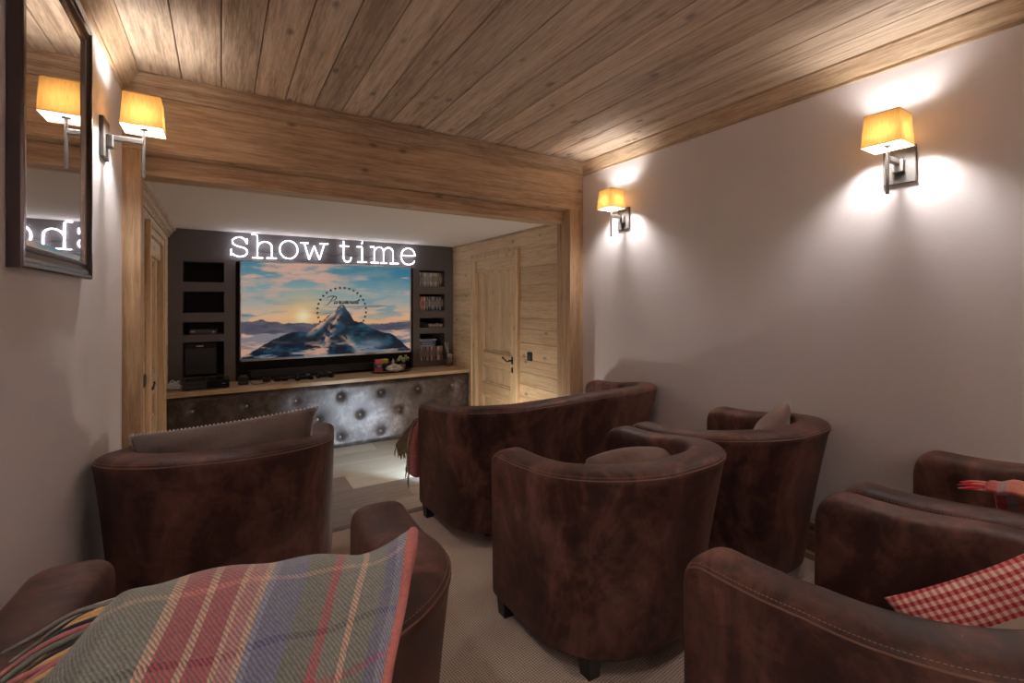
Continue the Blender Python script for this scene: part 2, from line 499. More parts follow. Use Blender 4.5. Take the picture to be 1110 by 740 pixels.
# skirting on the plaster walls
def skirting(name, x, s):
    pr = [(0, 0), (0.032, 0), (0.032, 0.032), (0.014, 0.038), (0.014, 0.130), (0.022, 0.138), (0.022, 0.146), (0.012, 0.152), (0.012, 0.172), (0.026, 0.180), (0.026, 0.196), (0.016, 0.206), (0, 0.206)]
    m = MB(); m.prism([(x + s * o, z) for o, z in pr], 'y', YBACK, YB - 0.001)
    return struct(m.build(name, M['skirting']))
skirting('baseboard_right', XR, -1)
skirting('baseboard_left', XL, 1)

# ------------------------------------------------------------------ television wall with niches
NL = (-0.323, 0.024); NR = (2.122, 2.462)
ROWS = [(1.573, 1.778), (1.265, 1.478), (1.046, 1.172), (0.623, 0.973)]
TVX, TVZ = (0.125, 2.035), (0.520, 1.822)
def wall_with_holes(x0, x1, z0, z1, y, holes, depth):
    m = MB()
    xs = sorted({x0, x1, *[h[0] for h in holes], *[h[1] for h in holes]})
    zs = sorted({z0, z1, *[h[2] for h in holes], *[h[3] for h in holes]})
    for a, b in zip(xs[:-1], xs[1:]):
        for c, d in zip(zs[:-1], zs[1:]):
            if any(h[0] <= a and b <= h[1] and h[2] <= c and d <= h[3] for h in holes): continue
            m.add([(a, y, c), (b, y, c), (b, y, d), (a, y, d)], [(0, 1, 2, 3)])
    for h, dp in zip(holes, depth):
        a, b, c, d = h
        vs = [(a, y, c), (b, y, c), (b, y, d), (a, y, d), (a, y + dp, c), (b, y + dp, c), (b, y + dp, d), (a, y + dp, d)]
        m.add(vs, [(0, 4, 5, 1), (1, 5, 6, 2), (2, 6, 7, 3), (3, 7, 4, 0)])
    return m
holes = [(a, b, c, d) for (a, b) in (NL, NR) for (c, d) in ROWS]
mb = wall_with_holes(XL - 0.05, XA + 0.05, ZLOW, 1.792, YT, holes + [(TVX[0], TVX[1], TVZ[0], 1.792)], [0.26] * 8 + [0.09])
mb.add([(XL - .05, YT, 1.797), (XA + .05, YT, 1.797), (XA + .05, YT, ZAL), (XL - .05, YT, ZAL)], [(0, 1, 2, 3)])
mb.add([(XL - .05, YT + .004, 1.790), (XA + .05, YT + .004, 1.790), (XA + .05, YT + .004, 1.799), (XL - .05, YT + .004, 1.799)], [(0, 1, 2, 3)])
struct(mb.build('wall_television', M['panel'], fix=False))
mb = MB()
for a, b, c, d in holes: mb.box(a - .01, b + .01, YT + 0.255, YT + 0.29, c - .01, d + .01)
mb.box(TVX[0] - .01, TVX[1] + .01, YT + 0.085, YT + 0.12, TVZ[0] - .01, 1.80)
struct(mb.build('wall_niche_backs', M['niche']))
mb = MB(); mb.box(XL - 0.1, XA + 0.1, YT + 0.3, YT + 0.34, ZLOW, ZAL + .05); struct(mb.build('wall_far', M['niche']))

# ------------------------------------------------------------------ television
tv = empty('television', (1.0785, YT - 0.03, 1.29), label='large flat television with a mountain sunset on screen, under the neon letters', cat='television')
SX0, SX1, SZ0, SZ1 = -0.906, 0.906, -0.510, 0.508
mb = MB()
bw = 0.012
mb.box(SX0 - bw, SX0, -0.012, 0.03, SZ0 - bw, SZ1 + bw); mb.box(SX1, SX1 + bw, -0.012, 0.03, SZ0 - bw, SZ1 + bw)
mb.box(SX0, SX1, -0.012, 0.03, SZ1, SZ1 + bw); mb.box(SX0, SX1, -0.012, 0.03, SZ0 - bw - 0.012, SZ0)
tag(mb.build('bezel', M['silver'], tv, bevel=0.002), 'thin silver screen bezel')
mb = MB(); mb.cbox(SX0 - 0.006, SX1 + 0.006, 0.0, 0.06, SZ0 - 0.006, SZ1 + 0.006, 0.004); mb.build('back_shell', M['matblack'], tv)

def screen_picture(W, H):
    rng = np.random.RandomState(3)
    u, v = np.meshgrid(np.linspace(0, 1, W), np.linspace(0, 1, H))      # v = 0 at the top
    def vnoise(x, y, seed):
        r = np.random.RandomState(seed); G = r.rand(64, 64)
        xi, yi = np.floor(x).astype(int), np.floor(y).astype(int)
        fx, fy = x - xi, y - yi
        fx, fy = fx * fx * (3 - 2 * fx), fy * fy * (3 - 2 * fy)
        g = lambda a, b: G[a % 64, b % 64]
        return (g(xi, yi) * (1 - fx) + g(xi + 1, yi) * fx) * (1 - fy) + (g(xi, yi + 1) * (1 - fx) + g(xi + 1, yi + 1) * fx) * fy
    def fbm(x, y, seed, o=5):
        s, a, t = 0, 0.5, 0
        for k in range(o):
            s = s + a * vnoise(x * 2 ** k, y * 2 ** k, seed + k); t += a; a *= 0.55
        return s / t
    def C(h): return np.array([int(h[i:i + 2], 16) / 255 for i in (0, 2, 4)])
    def lerp(a, b, t): return a * (1 - t[..., None]) + b * t[..., None]
    def sm(a, b, x):
        t = np.clip((x - a) / (b - a), 0, 1); return t * t * (3 - 2 * t)
    # sky
    ks = [(0.0, '3f7f98'), (0.25, '7ea5ad'), (0.45, 'b6b3a8'), (0.57, 'e8bb98'), (0.66, 'f0b488'), (0.75, 'b99890'), (1, '8a7c86')]
    img = np.zeros((H, W, 3))
    for ch in range(3):
        img[..., ch] = np.interp(v, [k[0] for k in ks], [C(k[1])[ch] for k in ks])
    img = lerp(img, C('2f7d9b'), sm(0.35, 1.0, u) * sm(0.42, 0.0, v) * 0.75)
    cl = fbm(u * 5 + v * 2, v * 13, 11)
    img = lerp(img, C('e2b09c'), sm(0.46, 0.68, cl) * sm(0.62, 0.1, v) * (1 - 0.75 * sm(0.4, 0.7, u)) * 0.95)
    cl2 = fbm(u * 7, v * 20 + u * 3, 23)
    img = lerp(img, C('6f9aa8'), sm(0.5, 0.72, cl2) * sm(0.15, 0.5, v) * sm(0.75, 0.5, v) * 0.7)
    img = lerp(img, C('4d5c72'), sm(0.60, 0.72, fbm(u * 4, v * 34, 31)) * sm(0.35, 0.5, v) * 0.5)
    img = lerp(img, C('e0b7a4'), sm(0.58, 0.75, fbm(u * 6 + 3, v * 16, 47)) * sm(0.6, 0.2, v) * 0.6)
    # sun
    d = np.sqrt(((u - 0.327) * 1.78) ** 2 + (v - 0.575) ** 2)
    img = lerp(img, C('f9c27c'), np.exp(-(d / 0.22) ** 2) * 0.8)
    img = lerp(img, C('fff0c4'), np.exp(-(d / 0.075) ** 2) * 0.98)
    # far ranges
    r1 = 0.655 + 0.05 * (fbm(u * 9, u * 0 + 2, 5) - 0.5) * 2 - 0.05 * np.exp(-((u - 0.08) / 0.07) ** 2)
    img = lerp(img, lerp(np.broadcast_to(C('33425a'), img.shape), C('7c6c72'), fbm(u * 20, v * 30, 9)), sm(0, 0.012, v - r1))
    # sea of cloud
    c1 = 0.735 + 0.03 * (fbm(u * 8, v * 4, 51) - 0.5) * 2
    cloud = lerp(np.broadcast_to(C('8d8790'), img.shape), C('e3b49c'), sm(0.35, 0.65, fbm(u * 10, v * 26, 61)))
    cloud = lerp(cloud, C('3f5a73'), sm(0.52, 0.68, fbm(u * 6, v * 18, 77)) * 0.8)
    img = lerp(img, cloud, sm(0, 0.02, v - c1))
    # dark ridge on the left and the peak
    jag = (fbm(u * 26, v * 10, 91) - 0.5) * 0.035
    pts = [(0.0, 0.97), (0.10, 0.875), (0.17, 0.80), (0.235, 0.755), (0.30, 0.735), (0.36, 0.735), (0.41, 0.66), (0.455, 0.59), (0.495, 0.535), (0.528, 0.47), (0.545, 0.445), (0.562, 0.44), (0.585, 0.51), (0.605, 0.555), (0.625, 0.62), (0.655, 0.645), (0.675, 0.64), (0.715, 0.685), (0.75, 0.73), (0.80, 0.765), (0.86, 0.79), (0.90, 0.83), (1.0, 0.99)]
    ridge = np.interp(u, [p[0] for p in pts], [p[1] for p in pts]) + jag * sm(0.43, 0.5, v)
    mask = sm(0, 0.008, v - ridge)
    rock = lerp(np.broadcast_to(C('081a2a'), img.shape), C('17465e'), sm(0.46, 0.74, fbm(u * 16 + v * 9, v * 14 - u * 8, 103)))
    # lit, sun-facing flanks
    dl = v - ridge
    lit = sm(0.36, 0.52, fbm(u * 30 + v * 18, v * 9 - u * 14, 131)) * sm(0.11, 0.01, dl) * sm(0.30, 0.42, u) * sm(0.57, 0.54, u)
    rock = lerp(rock, C('e8b595'), lit * 0.95)
    band = np.exp(-((u - (0.535 - (v - 0.55) * 0.28)) / (0.018 + 0.05 * (v - 0.55))) ** 2) * sm(0.5, 0.6, v) * sm(0.45, 0.6, fbm(u * 34, v * 22, 143) * 1.1)
    rock = lerp(rock, C('d7a189'), np.clip(band, 0, 1) * 0.9)
    spur = np.exp(-((u - (0.56 + (v - 0.78) * 0.45)) / 0.03) ** 2) * sm(0.76, 0.82, v) * sm(0.42, 0.58, fbm(u * 40 - v * 22, v * 16, 153))
    rock = lerp(rock, C('dca587'), np.clip(spur, 0, 1) * 0.85)
    snow = sm(0.48, 0.62, fbm(u * 14, v * 20, 171)) * sm(0.57, 0.6, u) * sm(0.75, 0.68, u) * sm(0.55, 0.62, v)
    rock = lerp(rock, C('2e7489'), snow * 0.4)
    img = lerp(img, rock, mask)
    # low cloud over the feet
    m = sm(0.50, 0.64, fbm(u * 7, v * 16, 191) + (v - 0.9) * 1.1)
    tint = lerp(np.broadcast_to(C('7f8a96'), img.shape), C('dba88f'), sm(0.35, 0.6, fbm(u * 9, v * 14, 207)))
    img = lerp(img, tint, m * sm(0.80, 0.92, v) * 0.9)
    m2 = np.exp(-((u - 0.74) / 0.09) ** 2 - ((v - 0.9) / 0.07) ** 2)
    img = lerp(img, C('6d7f8e'), np.clip(m2 * (0.5 + fbm(u * 9, v * 12, 211)), 0, 1) * 0.9)
    return np.clip(img, 0, 1)
PW, PH = 520, 293
pic = screen_picture(PW, PH)
lin = np.where(pic <= 0.04045, pic / 12.92, ((pic + 0.055) / 1.055) ** 2.4)
xs = np.linspace(SX0, SX1, PW); zs = np.linspace(SZ1, SZ0, PH)
gx, gz = np.meshgrid(xs, zs)
co = np.stack([gx, np.full_like(gx, -0.004), gz], -1).reshape(-1, 3)
idx = np.arange(PW * PH).reshape(PH, PW)
quads = np.stack([idx[:-1, :-1], idx[1:, :-1], idx[1:, 1:], idx[:-1, 1:]], -1).reshape(-1, 4)
me = bpy.data.meshes.new('screen')
me.from_pydata([], [], [])
me.vertices.add(len(co)); me.vertices.foreach_set('co', co.ravel())
me.loops.add(quads.size); me.loops.foreach_set('vertex_index', quads.ravel())
me.polygons.add(len(quads)); me.polygons.foreach_set('loop_start', np.arange(0, quads.size, 4)); me.polygons.foreach_set('loop_total', np.full(len(quads), 4))
me.update(calc_edges=True)
ca = me.color_attributes.new('picture', 'FLOAT_COLOR', 'POINT')
ca.data.foreach_set('color', np.concatenate([lin.reshape(-1, 3), np.ones((PW * PH, 1))], 1).ravel())
t = NT('lit_screen')
at = t.n('Attribute', attribute_name='picture')
t.set(Base_Color=(0.01, 0.01, 0.01, 1), Roughness=0.25)
t.l(at.outputs['Color'], t.b.inputs['Emission Color'])
t.b.inputs['Emission Strength'].default_value = 0.28
t.m.cycles.emission_sampling = 'NONE'
me.materials.append(t.m)
scr = bpy.data.objects.new('screen', me); COL.objects.link(scr); scr.parent = tv
# the ring of stars and the script on the picture
M['ink'] = simple('dark_screen_ink', (0.03, 0.04, 0.055), 0.9)
def scr_pt(u, v, y=-0.0055): return (SX0 + (SX1 - SX0) * u, y, SZ1 - (SZ1 - SZ0) * v)
mb = MB()
for k in range(22):
    a = R(-27 + 234 * k / 21)
    cx, _, cz = scr_pt(0.5545, 0.515)
    rr = 0.268
    sx, sz = cx + rr * math.cos(a), cz + rr * math.sin(a) * 0.98
    vs = [(sx, -0.0056, sz)]
    for q in range(10):
        b = PI / 2 + q * PI / 5; r_ = 0.0195 if q % 2 == 0 else 0.008
        vs.append((sx + r_ * math.cos(b), -0.0056, sz + r_ * math.sin(b)))
    mb.add(vs, [(0, q + 1, (q + 1) % 10 + 1) for q in range(10)])
tag(mb.build('screen_stars', M['ink'], tv, fix=False), 'arc of small dark stars on the screen')
def ribbon(mb, pts, w, y=-0.0058):
    pts = [Vector((p[0], 0, p[1])) for p in pts]
    rows = []
    for i, p in enumerate(pts):
        t_ = pts[min(i + 1, len(pts) - 1)] - pts[max(i - 1, 0)]
        n_ = Vector((-t_.z, 0, t_.x)).normalized() * w * 0.5
        n_ = n_ + Vector((0.3 * w, 0, 0.2 * w))
        rows.append([(p.x + n_.x, y, p.z + n_.z), (p.x - n_.x, y, p.z - n_.z)])
    mb.grid(rows, False)
def spline(pts, n=8, closed=False):
    P = [Vector((p[0], p[1], p[2] if len(p) > 2 else 0)) for p in pts]
    N = len(P); out = []
    for i in range(N if closed else N - 1):
        if closed: a, b, c, d = P[i - 1], P[i], P[(i + 1) % N], P[(i + 2) % N]
        else: a, b, c, d = P[max(i - 1, 0)], P[i], P[i + 1], P[min(i + 2, N - 1)]
        for k in range(n):
            t_ = k / n
            out.append(0.5 * ((2 * b) + (c - a) * t_ + (2 * a - 5 * b + 4 * c - d) * t_ * t_ + (3 * b - a - 3 * c + d) * t_ ** 3))
    if not closed: out.append(P[-1])
    return out
# script lettering, strokes in letter units (x-height 1)
SCRIPT = {
 'P': ([[(0.9, 1.2), (0.2, 1.5), (-0.1, 2.1), (0.6, 2.7), (1.8, 2.9), (3.0, 2.7), (3.3, 2.1), (2.8, 1.4), (1.9, 1.1), (1.5, 1.3)], [(2.2, 2.7), (1.7, 1.4), (1.2, 0.2), (0.6, -0.5), (-0.2, -0.5), (-0.5, 0.0)]], 3.0),
 'a': ([[(0.95, 0.85), (0.5, 1.0), (0.1, 0.6), (0.05, 0.1), (0.35, 0.0), (0.75, 0.4), (1.0, 0.95), (0.85, 0.3), (1.0, 0.0), (1.4, 0.4)]], 1.3),
 'r': ([[(0.1, 0.4), (0.4, 1.0), (0.5, 0.85), (0.85, 0.85), (0.7, 0.3), (0.8, 0.0), (1.15, 0.4)]], 1.05),
 'm': ([[(0.1, 0.5), (0.35, 0.95), (0.2, 0.0), (0.4, 0.6), (0.7, 1.0), (0.75, 0.7), (0.6, 0.0), (0.8, 0.6), (1.1, 1.0), (1.2, 0.7), (1.05, 0.2), (1.2, 0.0), (1.5, 0.4)]], 1.45),
 'o': ([[(0.6, 1.0), (0.15, 0.7), (0.05, 0.2), (0.4, 0.0), (0.8, 0.3), (0.85, 0.8), (0.6, 1.0), (0.7, 0.75), (1.15, 0.8)]], 1.05),
 'u': ([[(0.1, 0.6), (0.3, 1.0), (0.15, 0.3), (0.3, 0.0), (0.7, 0.4), (0.95, 1.0), (0.85, 0.2), (1.0, 0.0), (1.35, 0.4)]], 1.25),
 'n': ([[(0.1, 0.5), (0.35, 0.95), (0.2, 0.0), (0.4, 0.6), (0.75, 1.0), (0.85, 0.7), (0.7, 0.2), (0.85, 0.0), (1.2, 0.4)]], 1.1),
 't': ([[(0.1, 0.4), (0.55, 1.9), (0.3, 0.5), (0.4, 0.05), (0.8, 0.3)], [(0.0, 1.25), (0.9, 1.35)]], 0.9)}
mb = MB(); x = 0.0; U = 0.0295
ox, _, oz = scr_pt(0.455, 0.435)
for ch in 'Paramount':
    st, adv = SCRIPT[ch]
    for s_ in st:
        ribbon(mb, [(ox + (x + p.x + 0.25 * p.y) * U, oz + p.y * U) for p in spline(s_, 5)], 0.0065)
    x += adv
tag(mb.build('screen_lettering', M['ink'], tv, fix=False), 'dark script word inside the star arc')

# soundbar in the dark gap below the screen
sb = empty('soundbar', (1.02, YT - 0.03, 0.565), label='long black soundbar in the dark gap below the television screen', cat='soundbar')
mb = MB(); mb.cbox(-0.80, 0.80, -0.035, 0.05, 0.012, 0.105, 0.012); mb.build('body', M['gloss'], sb)
mb = MB(); mb.cbox(-0.76, 0.76, -0.039, -0.034, 0.022, 0.092, 0.002); mb.build('grille', M['matblack'], sb)
for sx in (-0.66, 0.66):
    mb = MB(); mb.box(sx - 0.04, sx + 0.04, -0.02, 0.04, -0.0105, 0.014); mb.build('foot', M['matblack'], sb)

# ------------------------------------------------------------------ neon letters
neon = empty('neon_sign', (1.06, YT - 0.045, 1.95), label='glowing white neon words show time in typewriter letters on dark wall', cat='neon sign')
LET = [
 ('s', [spline([(0.222, 1.985), (0.195, 2.03), (0.145, 2.04), (0.098, 2.01), (0.105, 1.968), (0.150, 1.945), (0.205, 1.93), (0.228, 1.892), (0.205, 1.853), (0.155, 1.842), (0.11, 1.855), (0.098, 1.868)], 8), [(0.225, 2.03), (0.225, 1.975)], [(0.085, 1.915), (0.085, 1.85)]]),
 ('h', [[(0.268, 2.078), (0.30, 2.082), (0.318, 2.07), (0.320, 2.04), (0.320, 1.838)], spline([(0.322, 1.955), (0.35, 1.995), (0.40, 2.01), (0.445, 1.985), (0.455, 1.94), (0.455, 1.838)], 8), [(0.275, 1.836), (0.372, 1.838)], [(0.405, 1.838), (0.50, 1.840)]]),
 ('o', [spline([(0.618 + 0.088 * math.cos(R(a)), 1.939 + 0.096 * math.sin(R(a))) for a in range(-86, 267, 22)], 4)]),
 ('w', [[(0.733, 2.022), (0.815, 2.024)], [(0.775, 2.022), (0.822, 1.845)], [(0.822, 1.845), (0.875, 1.995)], [(0.875, 1.995), (0.93, 1.848)], [(0.93, 1.848), (0.982, 2.026)], [(0.935, 2.026), (1.022, 2.028)]]),
 ('t', [spline([(1.188, 2.072), (1.188, 1.98), (1.188, 1.89), (1.20, 1.848), (1.232, 1.836), (1.262, 1.852), (1.272, 1.89)], 8), [(1.146, 2.017), (1.248, 2.015)]]),
 ('i', [[(1.338, 2.018), (1.396, 2.020), (1.398, 2.0), (1.398, 1.842)], [(1.345, 1.841), (1.452, 1.843)], [(1.394, 2.052), (1.402, 2.080)]]),
 ('m', [[(1.493, 2.026), (1.535, 2.028), (1.540, 2.005), (1.540, 1.843)], spline([(1.542, 1.985), (1.57, 2.02), (1.61, 2.028), (1.642, 2.005), (1.650, 1.96), (1.650, 1.843)], 8), spline([(1.652, 1.985), (1.68, 2.02), (1.72, 2.028), (1.755, 2.005), (1.764, 1.96), (1.766, 1.843)], 8), [(1.50, 1.841), (1.59, 1.842)], [(1.612, 1.841), (1.69, 1.842)], [(1.728, 1.841), (1.832, 1.842)]]),
 ('e', [spline([(1.872, 1.945), (2.03, 1.948), (2.036, 1.975), (2.01, 2.02), (1.955, 2.038), (1.895, 2.012), (1.868, 1.955), (1.872, 1.90), (1.905, 1.852), (1.96, 1.836), (2.015, 1.852), (2.036, 1.882)], 8)]),
]
for name, strokes in LET:
    mb = MB()
    for s_ in strokes:
        pts = [((p.x if hasattr(p, 'x') else p[0]) - 1.06, 0, (p.y if hasattr(p, 'x') else p[1]) - 1.95) for p in s_]
        mb.tube(pts, 0.0050, 8)
    o = tag(mb.build('letter', M['neon'], neon), 'neon letter ' + name)
    # little stand-offs behind the tube
    for s_ in strokes[:2]:
        st = MB()
        p = s_[len(s_) // 2]; p = (p.x, p.y) if hasattr(p, 'x') else p
        st.tube([(p[0] - 1.06, 0.006, p[1] - 1.95), (p[0] - 1.06, 0.045, p[1] - 1.95)], 0.006, 6)
        st.build('standoff', M['greyplastic'], o)
mb = MB()
for a, b in ((0.30, 0.53), (0.70, 0.78), (1.0, 1.18), (1.22, 1.38), (1.42, 1.53), (1.78, 1.87)):
    pts = [(a + (b - a) * q / 6 - 1.06, 0.035, 1.93 - 0.03 * math.sin(PI * q / 6) - 1.95) for q in range(7)]
    mb = MB(); mb.tube(pts, 0.003, 5); mb.build('connecting_wire', M['matblack'], neon)

# ------------------------------------------------------------------ padded counter
ct = empty('media_counter', (1.07, YC, ZLOW), label='long low counter with a button-tufted dark leather front and wooden top', cat='counter')
L = lambda p: (p[0] - 1.07, p[1] - YC, p[2] - ZLOW)
def leather_front():
    t = NT('distressed_metallic_leather')
    v = t.coords()
    a = t.noise(v, 2.6, 6, 0.65, 1.0); b = t.noise(v, 13, 6, 0.75, 0.6)
    f = t.math('ADD', t.math('MULTIPLY', a, 0.6), t.math('MULTIPLY', b, 0.4))
    t.l(t.ramp(f, [(0.36, (0.030, 0.019, 0.015)), (0.48, (0.062, 0.043, 0.036)), (0.58, (0.125, 0.098, 0.088)), (0.68, (0.22, 0.19, 0.18))]), t.b.inputs['Base Color'])
    t.set(Metallic=0.3, Roughness=0.45)
    t.bump(t.math('ADD', b, t.math('MULTIPLY', t.noise(v, 110, 3), 0.4)), 0.25, 0.006)
    return t.m
M['tuft'] = leather_front()
btn = []
for r_, (z, off) in enumerate(((0.375, 0.0), (0.160, 0.215), (-0.052, 0.0))):
    x = -0.225 + off if r_ != 1 else -0.02
    while x < XA - 0.06:
        if x > XL + 0.06: btn.append((x, z))
        x += 0.43
nx, nz = 240, 60
rows = []
zt, zb = 0.516, ZLOW + 0.004
for j in range(nz + 1):
    z = zb + (zt - zb) * j / nz
    row = []
    for i in range(nx + 1):
        x = XL + 0.012 + (XA - XL - 0.018) * i / nx
        ez = min(z - zb, zt - z); ex = min(x - XL, XA - x)
        y = 0.035 * (1 - min(1, ez / 0.05)) ** 2 + 0.03 * max(0, 1 - ex / 0.04) ** 2
        for bx_, bz_ in btn:
            dx, dz = x - bx_, z - bz_
            if abs(dx) < .2 and abs(dz) < .2:
                d = math.hypot(dx, dz)
                y += 0.026 * math.exp(-(d / 0.032) ** 2) + 0.010 * math.exp(-(d / 0.085) ** 2)
        row.append(L((x, YC - 0.004 + y, z)))
    rows.append(row)
mb = MB(); mb.grid(rows); mb.build('padded_front', M['tuft'], ct)
for bx_, bz_ in btn:
    mb = MB(); mb.lathe([(0.0, 0.010), (0.006, 0.009), (0.0105, 0.006), (0.013, 0.0)], n=12)
    Mx = Matrix.Translation(L((bx_, YC + 0.028, bz_))) @ Matrix.Rotation(PI / 2, 4, 'X')
    mb.v = [tuple(Mx @ Vector(p)) for p in mb.v]
    tag(mb.build('button', M['silver'], ct), 'small metal tufting button')
mb = MB()
for y0, y1 in ((YC - 0.012, YC + 0.10), (YC + 0.10, YC + 0.24), (YC + 0.24, YC + 0.37), (YC + 0.37, YT - 0.002)):
    a = L((XL + 0.006, y0, 0.517)); b = L((XA - 0.004, y1, 0.554))
    mb.cbox(a[0], b[0], a[1] + .0005, b[1] - .0005, a[2], b[2], 0.0015)
mb.build('counter_top', M['top'], ct)
mb = MB(); a = L((XL + 0.01, YC + 0.07, ZLOW)); b = L((XA - 0.01, YT - 0.01, 0.515)); mb.box(a[0], b[0], a[1], b[1], a[2], b[2]); mb.build('carcass', M['matblack'], ct)

# ------------------------------------------------------------------ sconces
def shade_mat():
    t = NT('lit_amber_lampshade')
    v = t.coords(scale=(1, 1, 0.06))
    w = t.noise(v, 260, 2)
    col = t.ramp(w, [(0.3, (0.50, 0.355, 0.165)), (0.7, (0.62, 0.46, 0.23))])
    df = t.n('BsdfDiffuse'); tr = t.n('BsdfTranslucent')
    # woven amber outside, white lining inside
    t.l(t.mix(t.n('NewGeometry').outputs['Backfacing'], col, (0.85, 0.82, 0.76)), df.inputs[0]); t.l(t.mix(1.0, col, (0.215, 0.138, 0.064), 'MULTIPLY'), tr.inputs[0])
    mx = t.n('MixShader'); mx.inputs[0].default_value = 0.28
    t.l(df.outputs[0], mx.inputs[1]); t.l(tr.outputs[0], mx.inputs[2])
    t.l(mx.outputs[0], t.out.inputs[0])
    return t.m
M['shade'] = shade_mat()
M['rim'] = simple('amber_rim_tape', (0.42, 0.27, 0.11), 0.8)
def make_sconce():
    """origin on the wall, +x out of the wall"""
    r = empty('wall_sconce')
    mb = MB(); mb.cbox(0.0, 0.016, -0.062, 0.062, -0.085, 0.085, 0.003); mb.build('backplate', M['plate'], r)
    mb = MB()
    mb.cbox(0.014, 0.040, -0.022, 0.022, -0.035, 0.020, 0.003)
    mb.cbox(0.030, 0.142, -0.012, 0.012, -0.001, 0.021, 0.003)
    mb.build('arm', M['steel'], r)
    mb = MB(); mb.cbox(0.1375, 0.1495, -0.006, 0.006, -0.150, 0.060, 0.0015); mb.lathe([(0.0, 0.080), (0.016, 0.071), (0.016, 0.064), (0.0, 0.064)], (0.1435, 0, 0), 16); mb.build('stem', M['steel'], r)
    zs0, zs1, hb, ht = 0.062, 0.205, 0.075, 0.066
    cx = 0.1435
    mb = MB()
    rows = []
    for z, h in ((zs0, hb), (zs1, ht)):
        rows.append([(cx + sx * h, sy * h, z) for sx, sy in ((-1, -1), (1, -1), (1, 1), (-1, 1))])
    mb.grid(rows, False, False, True)
    sh = mb.build('lamp_shade', M['shade'], r, fix=False)
    mb = MB()
    for z, h in ((zs0, hb), (zs1, ht)):
        c = [(cx + sx * h, sy * h, z) for sx, sy in ((-1, -1), (1, -1), (1, 1), (-1, 1))]
        m2 = MB(); m2.tube(c, 0.0018, 6, closed=True); m2.build('shade_rim', M['rim'], sh)
    zb_, rb = 0.132, 0.030
    mb = MB(); mb.lathe([(rb * math.sin(PI / 2 * k / 5), zb_ - rb * math.cos(PI / 2 * k / 5)) for k in range(6)], (cx, 0, 0), 14)
    o = tag(mb.build('bulb', M['bulb'], r), 'glowing white globe bulb')
    mb = MB(); mb.lathe([(rb * math.cos(PI / 2 * k / 5), zb_ + rb * math.sin(PI / 2 * k / 5)) for k in range(6)], (cx, 0, 0), 14)
    mb.build('bulb_crown', M['bulb_top'], o)
    mb = MB(); mb.cbox(cx - 0.004, cx + 0.004, -0.0025, 0.0025, 0.066, 0.104, 0.001); mb.build('bulb_holder', M['steel'], r)
    return r
sc0 = make_sconce()
spots = [
 (XR, 0.886, 2.005, PI, 'brass', 'amber-shaded nickel wall sconce high on bare plaster, farthest from the wooden beam'),
 (XR, 2.640, 2.025, PI, '', 'amber-shaded nickel wall sconce in the plaster corner beside the beam, above the sofa'),
 (XL, 2.660, 2.078, 0, '', 'amber-shaded nickel wall sconce between the dark framed mirror and the wooden post'),
 (XL, 0.60, 2.06, 0, '', 'amber-shaded nickel wall sconce on the mirror wall, on the side away from the beam'),
 (XR, -0.87, 2.005, PI, '', 'added unseen amber-shaded fill sconce on the long plaster wall behind the last armchairs'),  # added behind the camera to lift the room's brightness
 (XL, -0.87, 2.06, 0, '', 'added unseen amber-shaded fill sconce on the mirror wall near the back corner of the room'),  # out of view, added as a pair to the one opposite for fill
 (0.45, YBACK, 2.005, PI / 2, '', 'added unseen amber-shaded fill sconce on back wall behind the plaid-blanket armchair'),  # added on the unseen back wall as fill light
 (1.85, YBACK, 2.005, PI / 2, '', 'added unseen amber-shaded fill sconce on back wall behind the gingham-cushion armchair'),  # second fill sconce added on the unseen back wall
]
for k, (x, y, z, rz, _, lab) in enumerate(spots):
    o = sc0 if k == 0 else copy_tree(sc0)
    o.location = (x, y, z); o.rotation_euler = (0, 0, rz)
    tag(o, lab, 'wall lamp', 'amber wall sconces')

# ------------------------------------------------------------------ mirror on the left wall
MY0, MY1, MZ0, MZ1 = 1.590, 2.315, 1.452, 2.376
mir = empty('wall_mirror', (XL, (MY0 + MY1) / 2, (MZ0 + MZ1) / 2), label='tall mirror in a dark stepped frame beside a lit wall sconce', cat='mirror')
def frame_sweep(y0, y1, z0, z1, prof):
    """prof: (inset from outer edge, distance out of the wall)"""
    rows = []
    for ins, out in prof:
        rows.append([(XL + out, y0 + ins, z0 + ins), (XL + out, y1 - ins, z0 + ins), (XL + out, y1 - ins, z1 - ins), (XL + out, y0 + ins, z1 - ins)])
    m = MB(); m.grid(rows, False, False, True)
    cy, cz = (MY0 + MY1) / 2, (MZ0 + MZ1) / 2
    m.v = [(p[0] - XL, p[1] - cy, p[2] - cz) for p in m.v]
    return m
M['frame'] = simple('dark_pewter_frame', (0.10, 0.078, 0.082), 0.16, 0.8)
frame_sweep(MY0, MY1, MZ0, MZ1, [(0, 0.002), (0, 0.026), (0.005, 0.031), (0.014, 0.031), (0.019, 0.026), (0.027, 0.026), (0.048, 0.017), (0.051, 0.017), (0.051, 0.010)]).build('frame', M['frame'], mir)
tag(frame_sweep(MY0 + .050, MY1 - .050, MZ0 + .050, MZ1 - .050, [(0, 0.010), (0, 0.021), (0.004, 0.023), (0.010, 0.020), (0.010, 0.009)]).build('inner_slip', simple('silver_slip', (0.42, 0.39, 0.40), 0.25, 1.0), mir), 'narrow silver inner slip')
mb = MB()
gy0, gy1, gz0, gz1 = MY0 + 0.056, MY1 - 0.056, MZ0 + 0.056, MZ1 - 0.056
bv = 0.022
rows = []
for ins, out in ((0, 0.012), (bv, 0.0145)):
    rows.append([(out, y - (MY0 + MY1) / 2, z - (MZ0 + MZ1) / 2) for y, z in ((gy0 + ins, gz0 + ins), (gy1 - ins, gz0 + ins), (gy1 - ins, gz1 - ins), (gy0 + ins, gz1 - ins))])
mb.grid(rows, False, False, True)
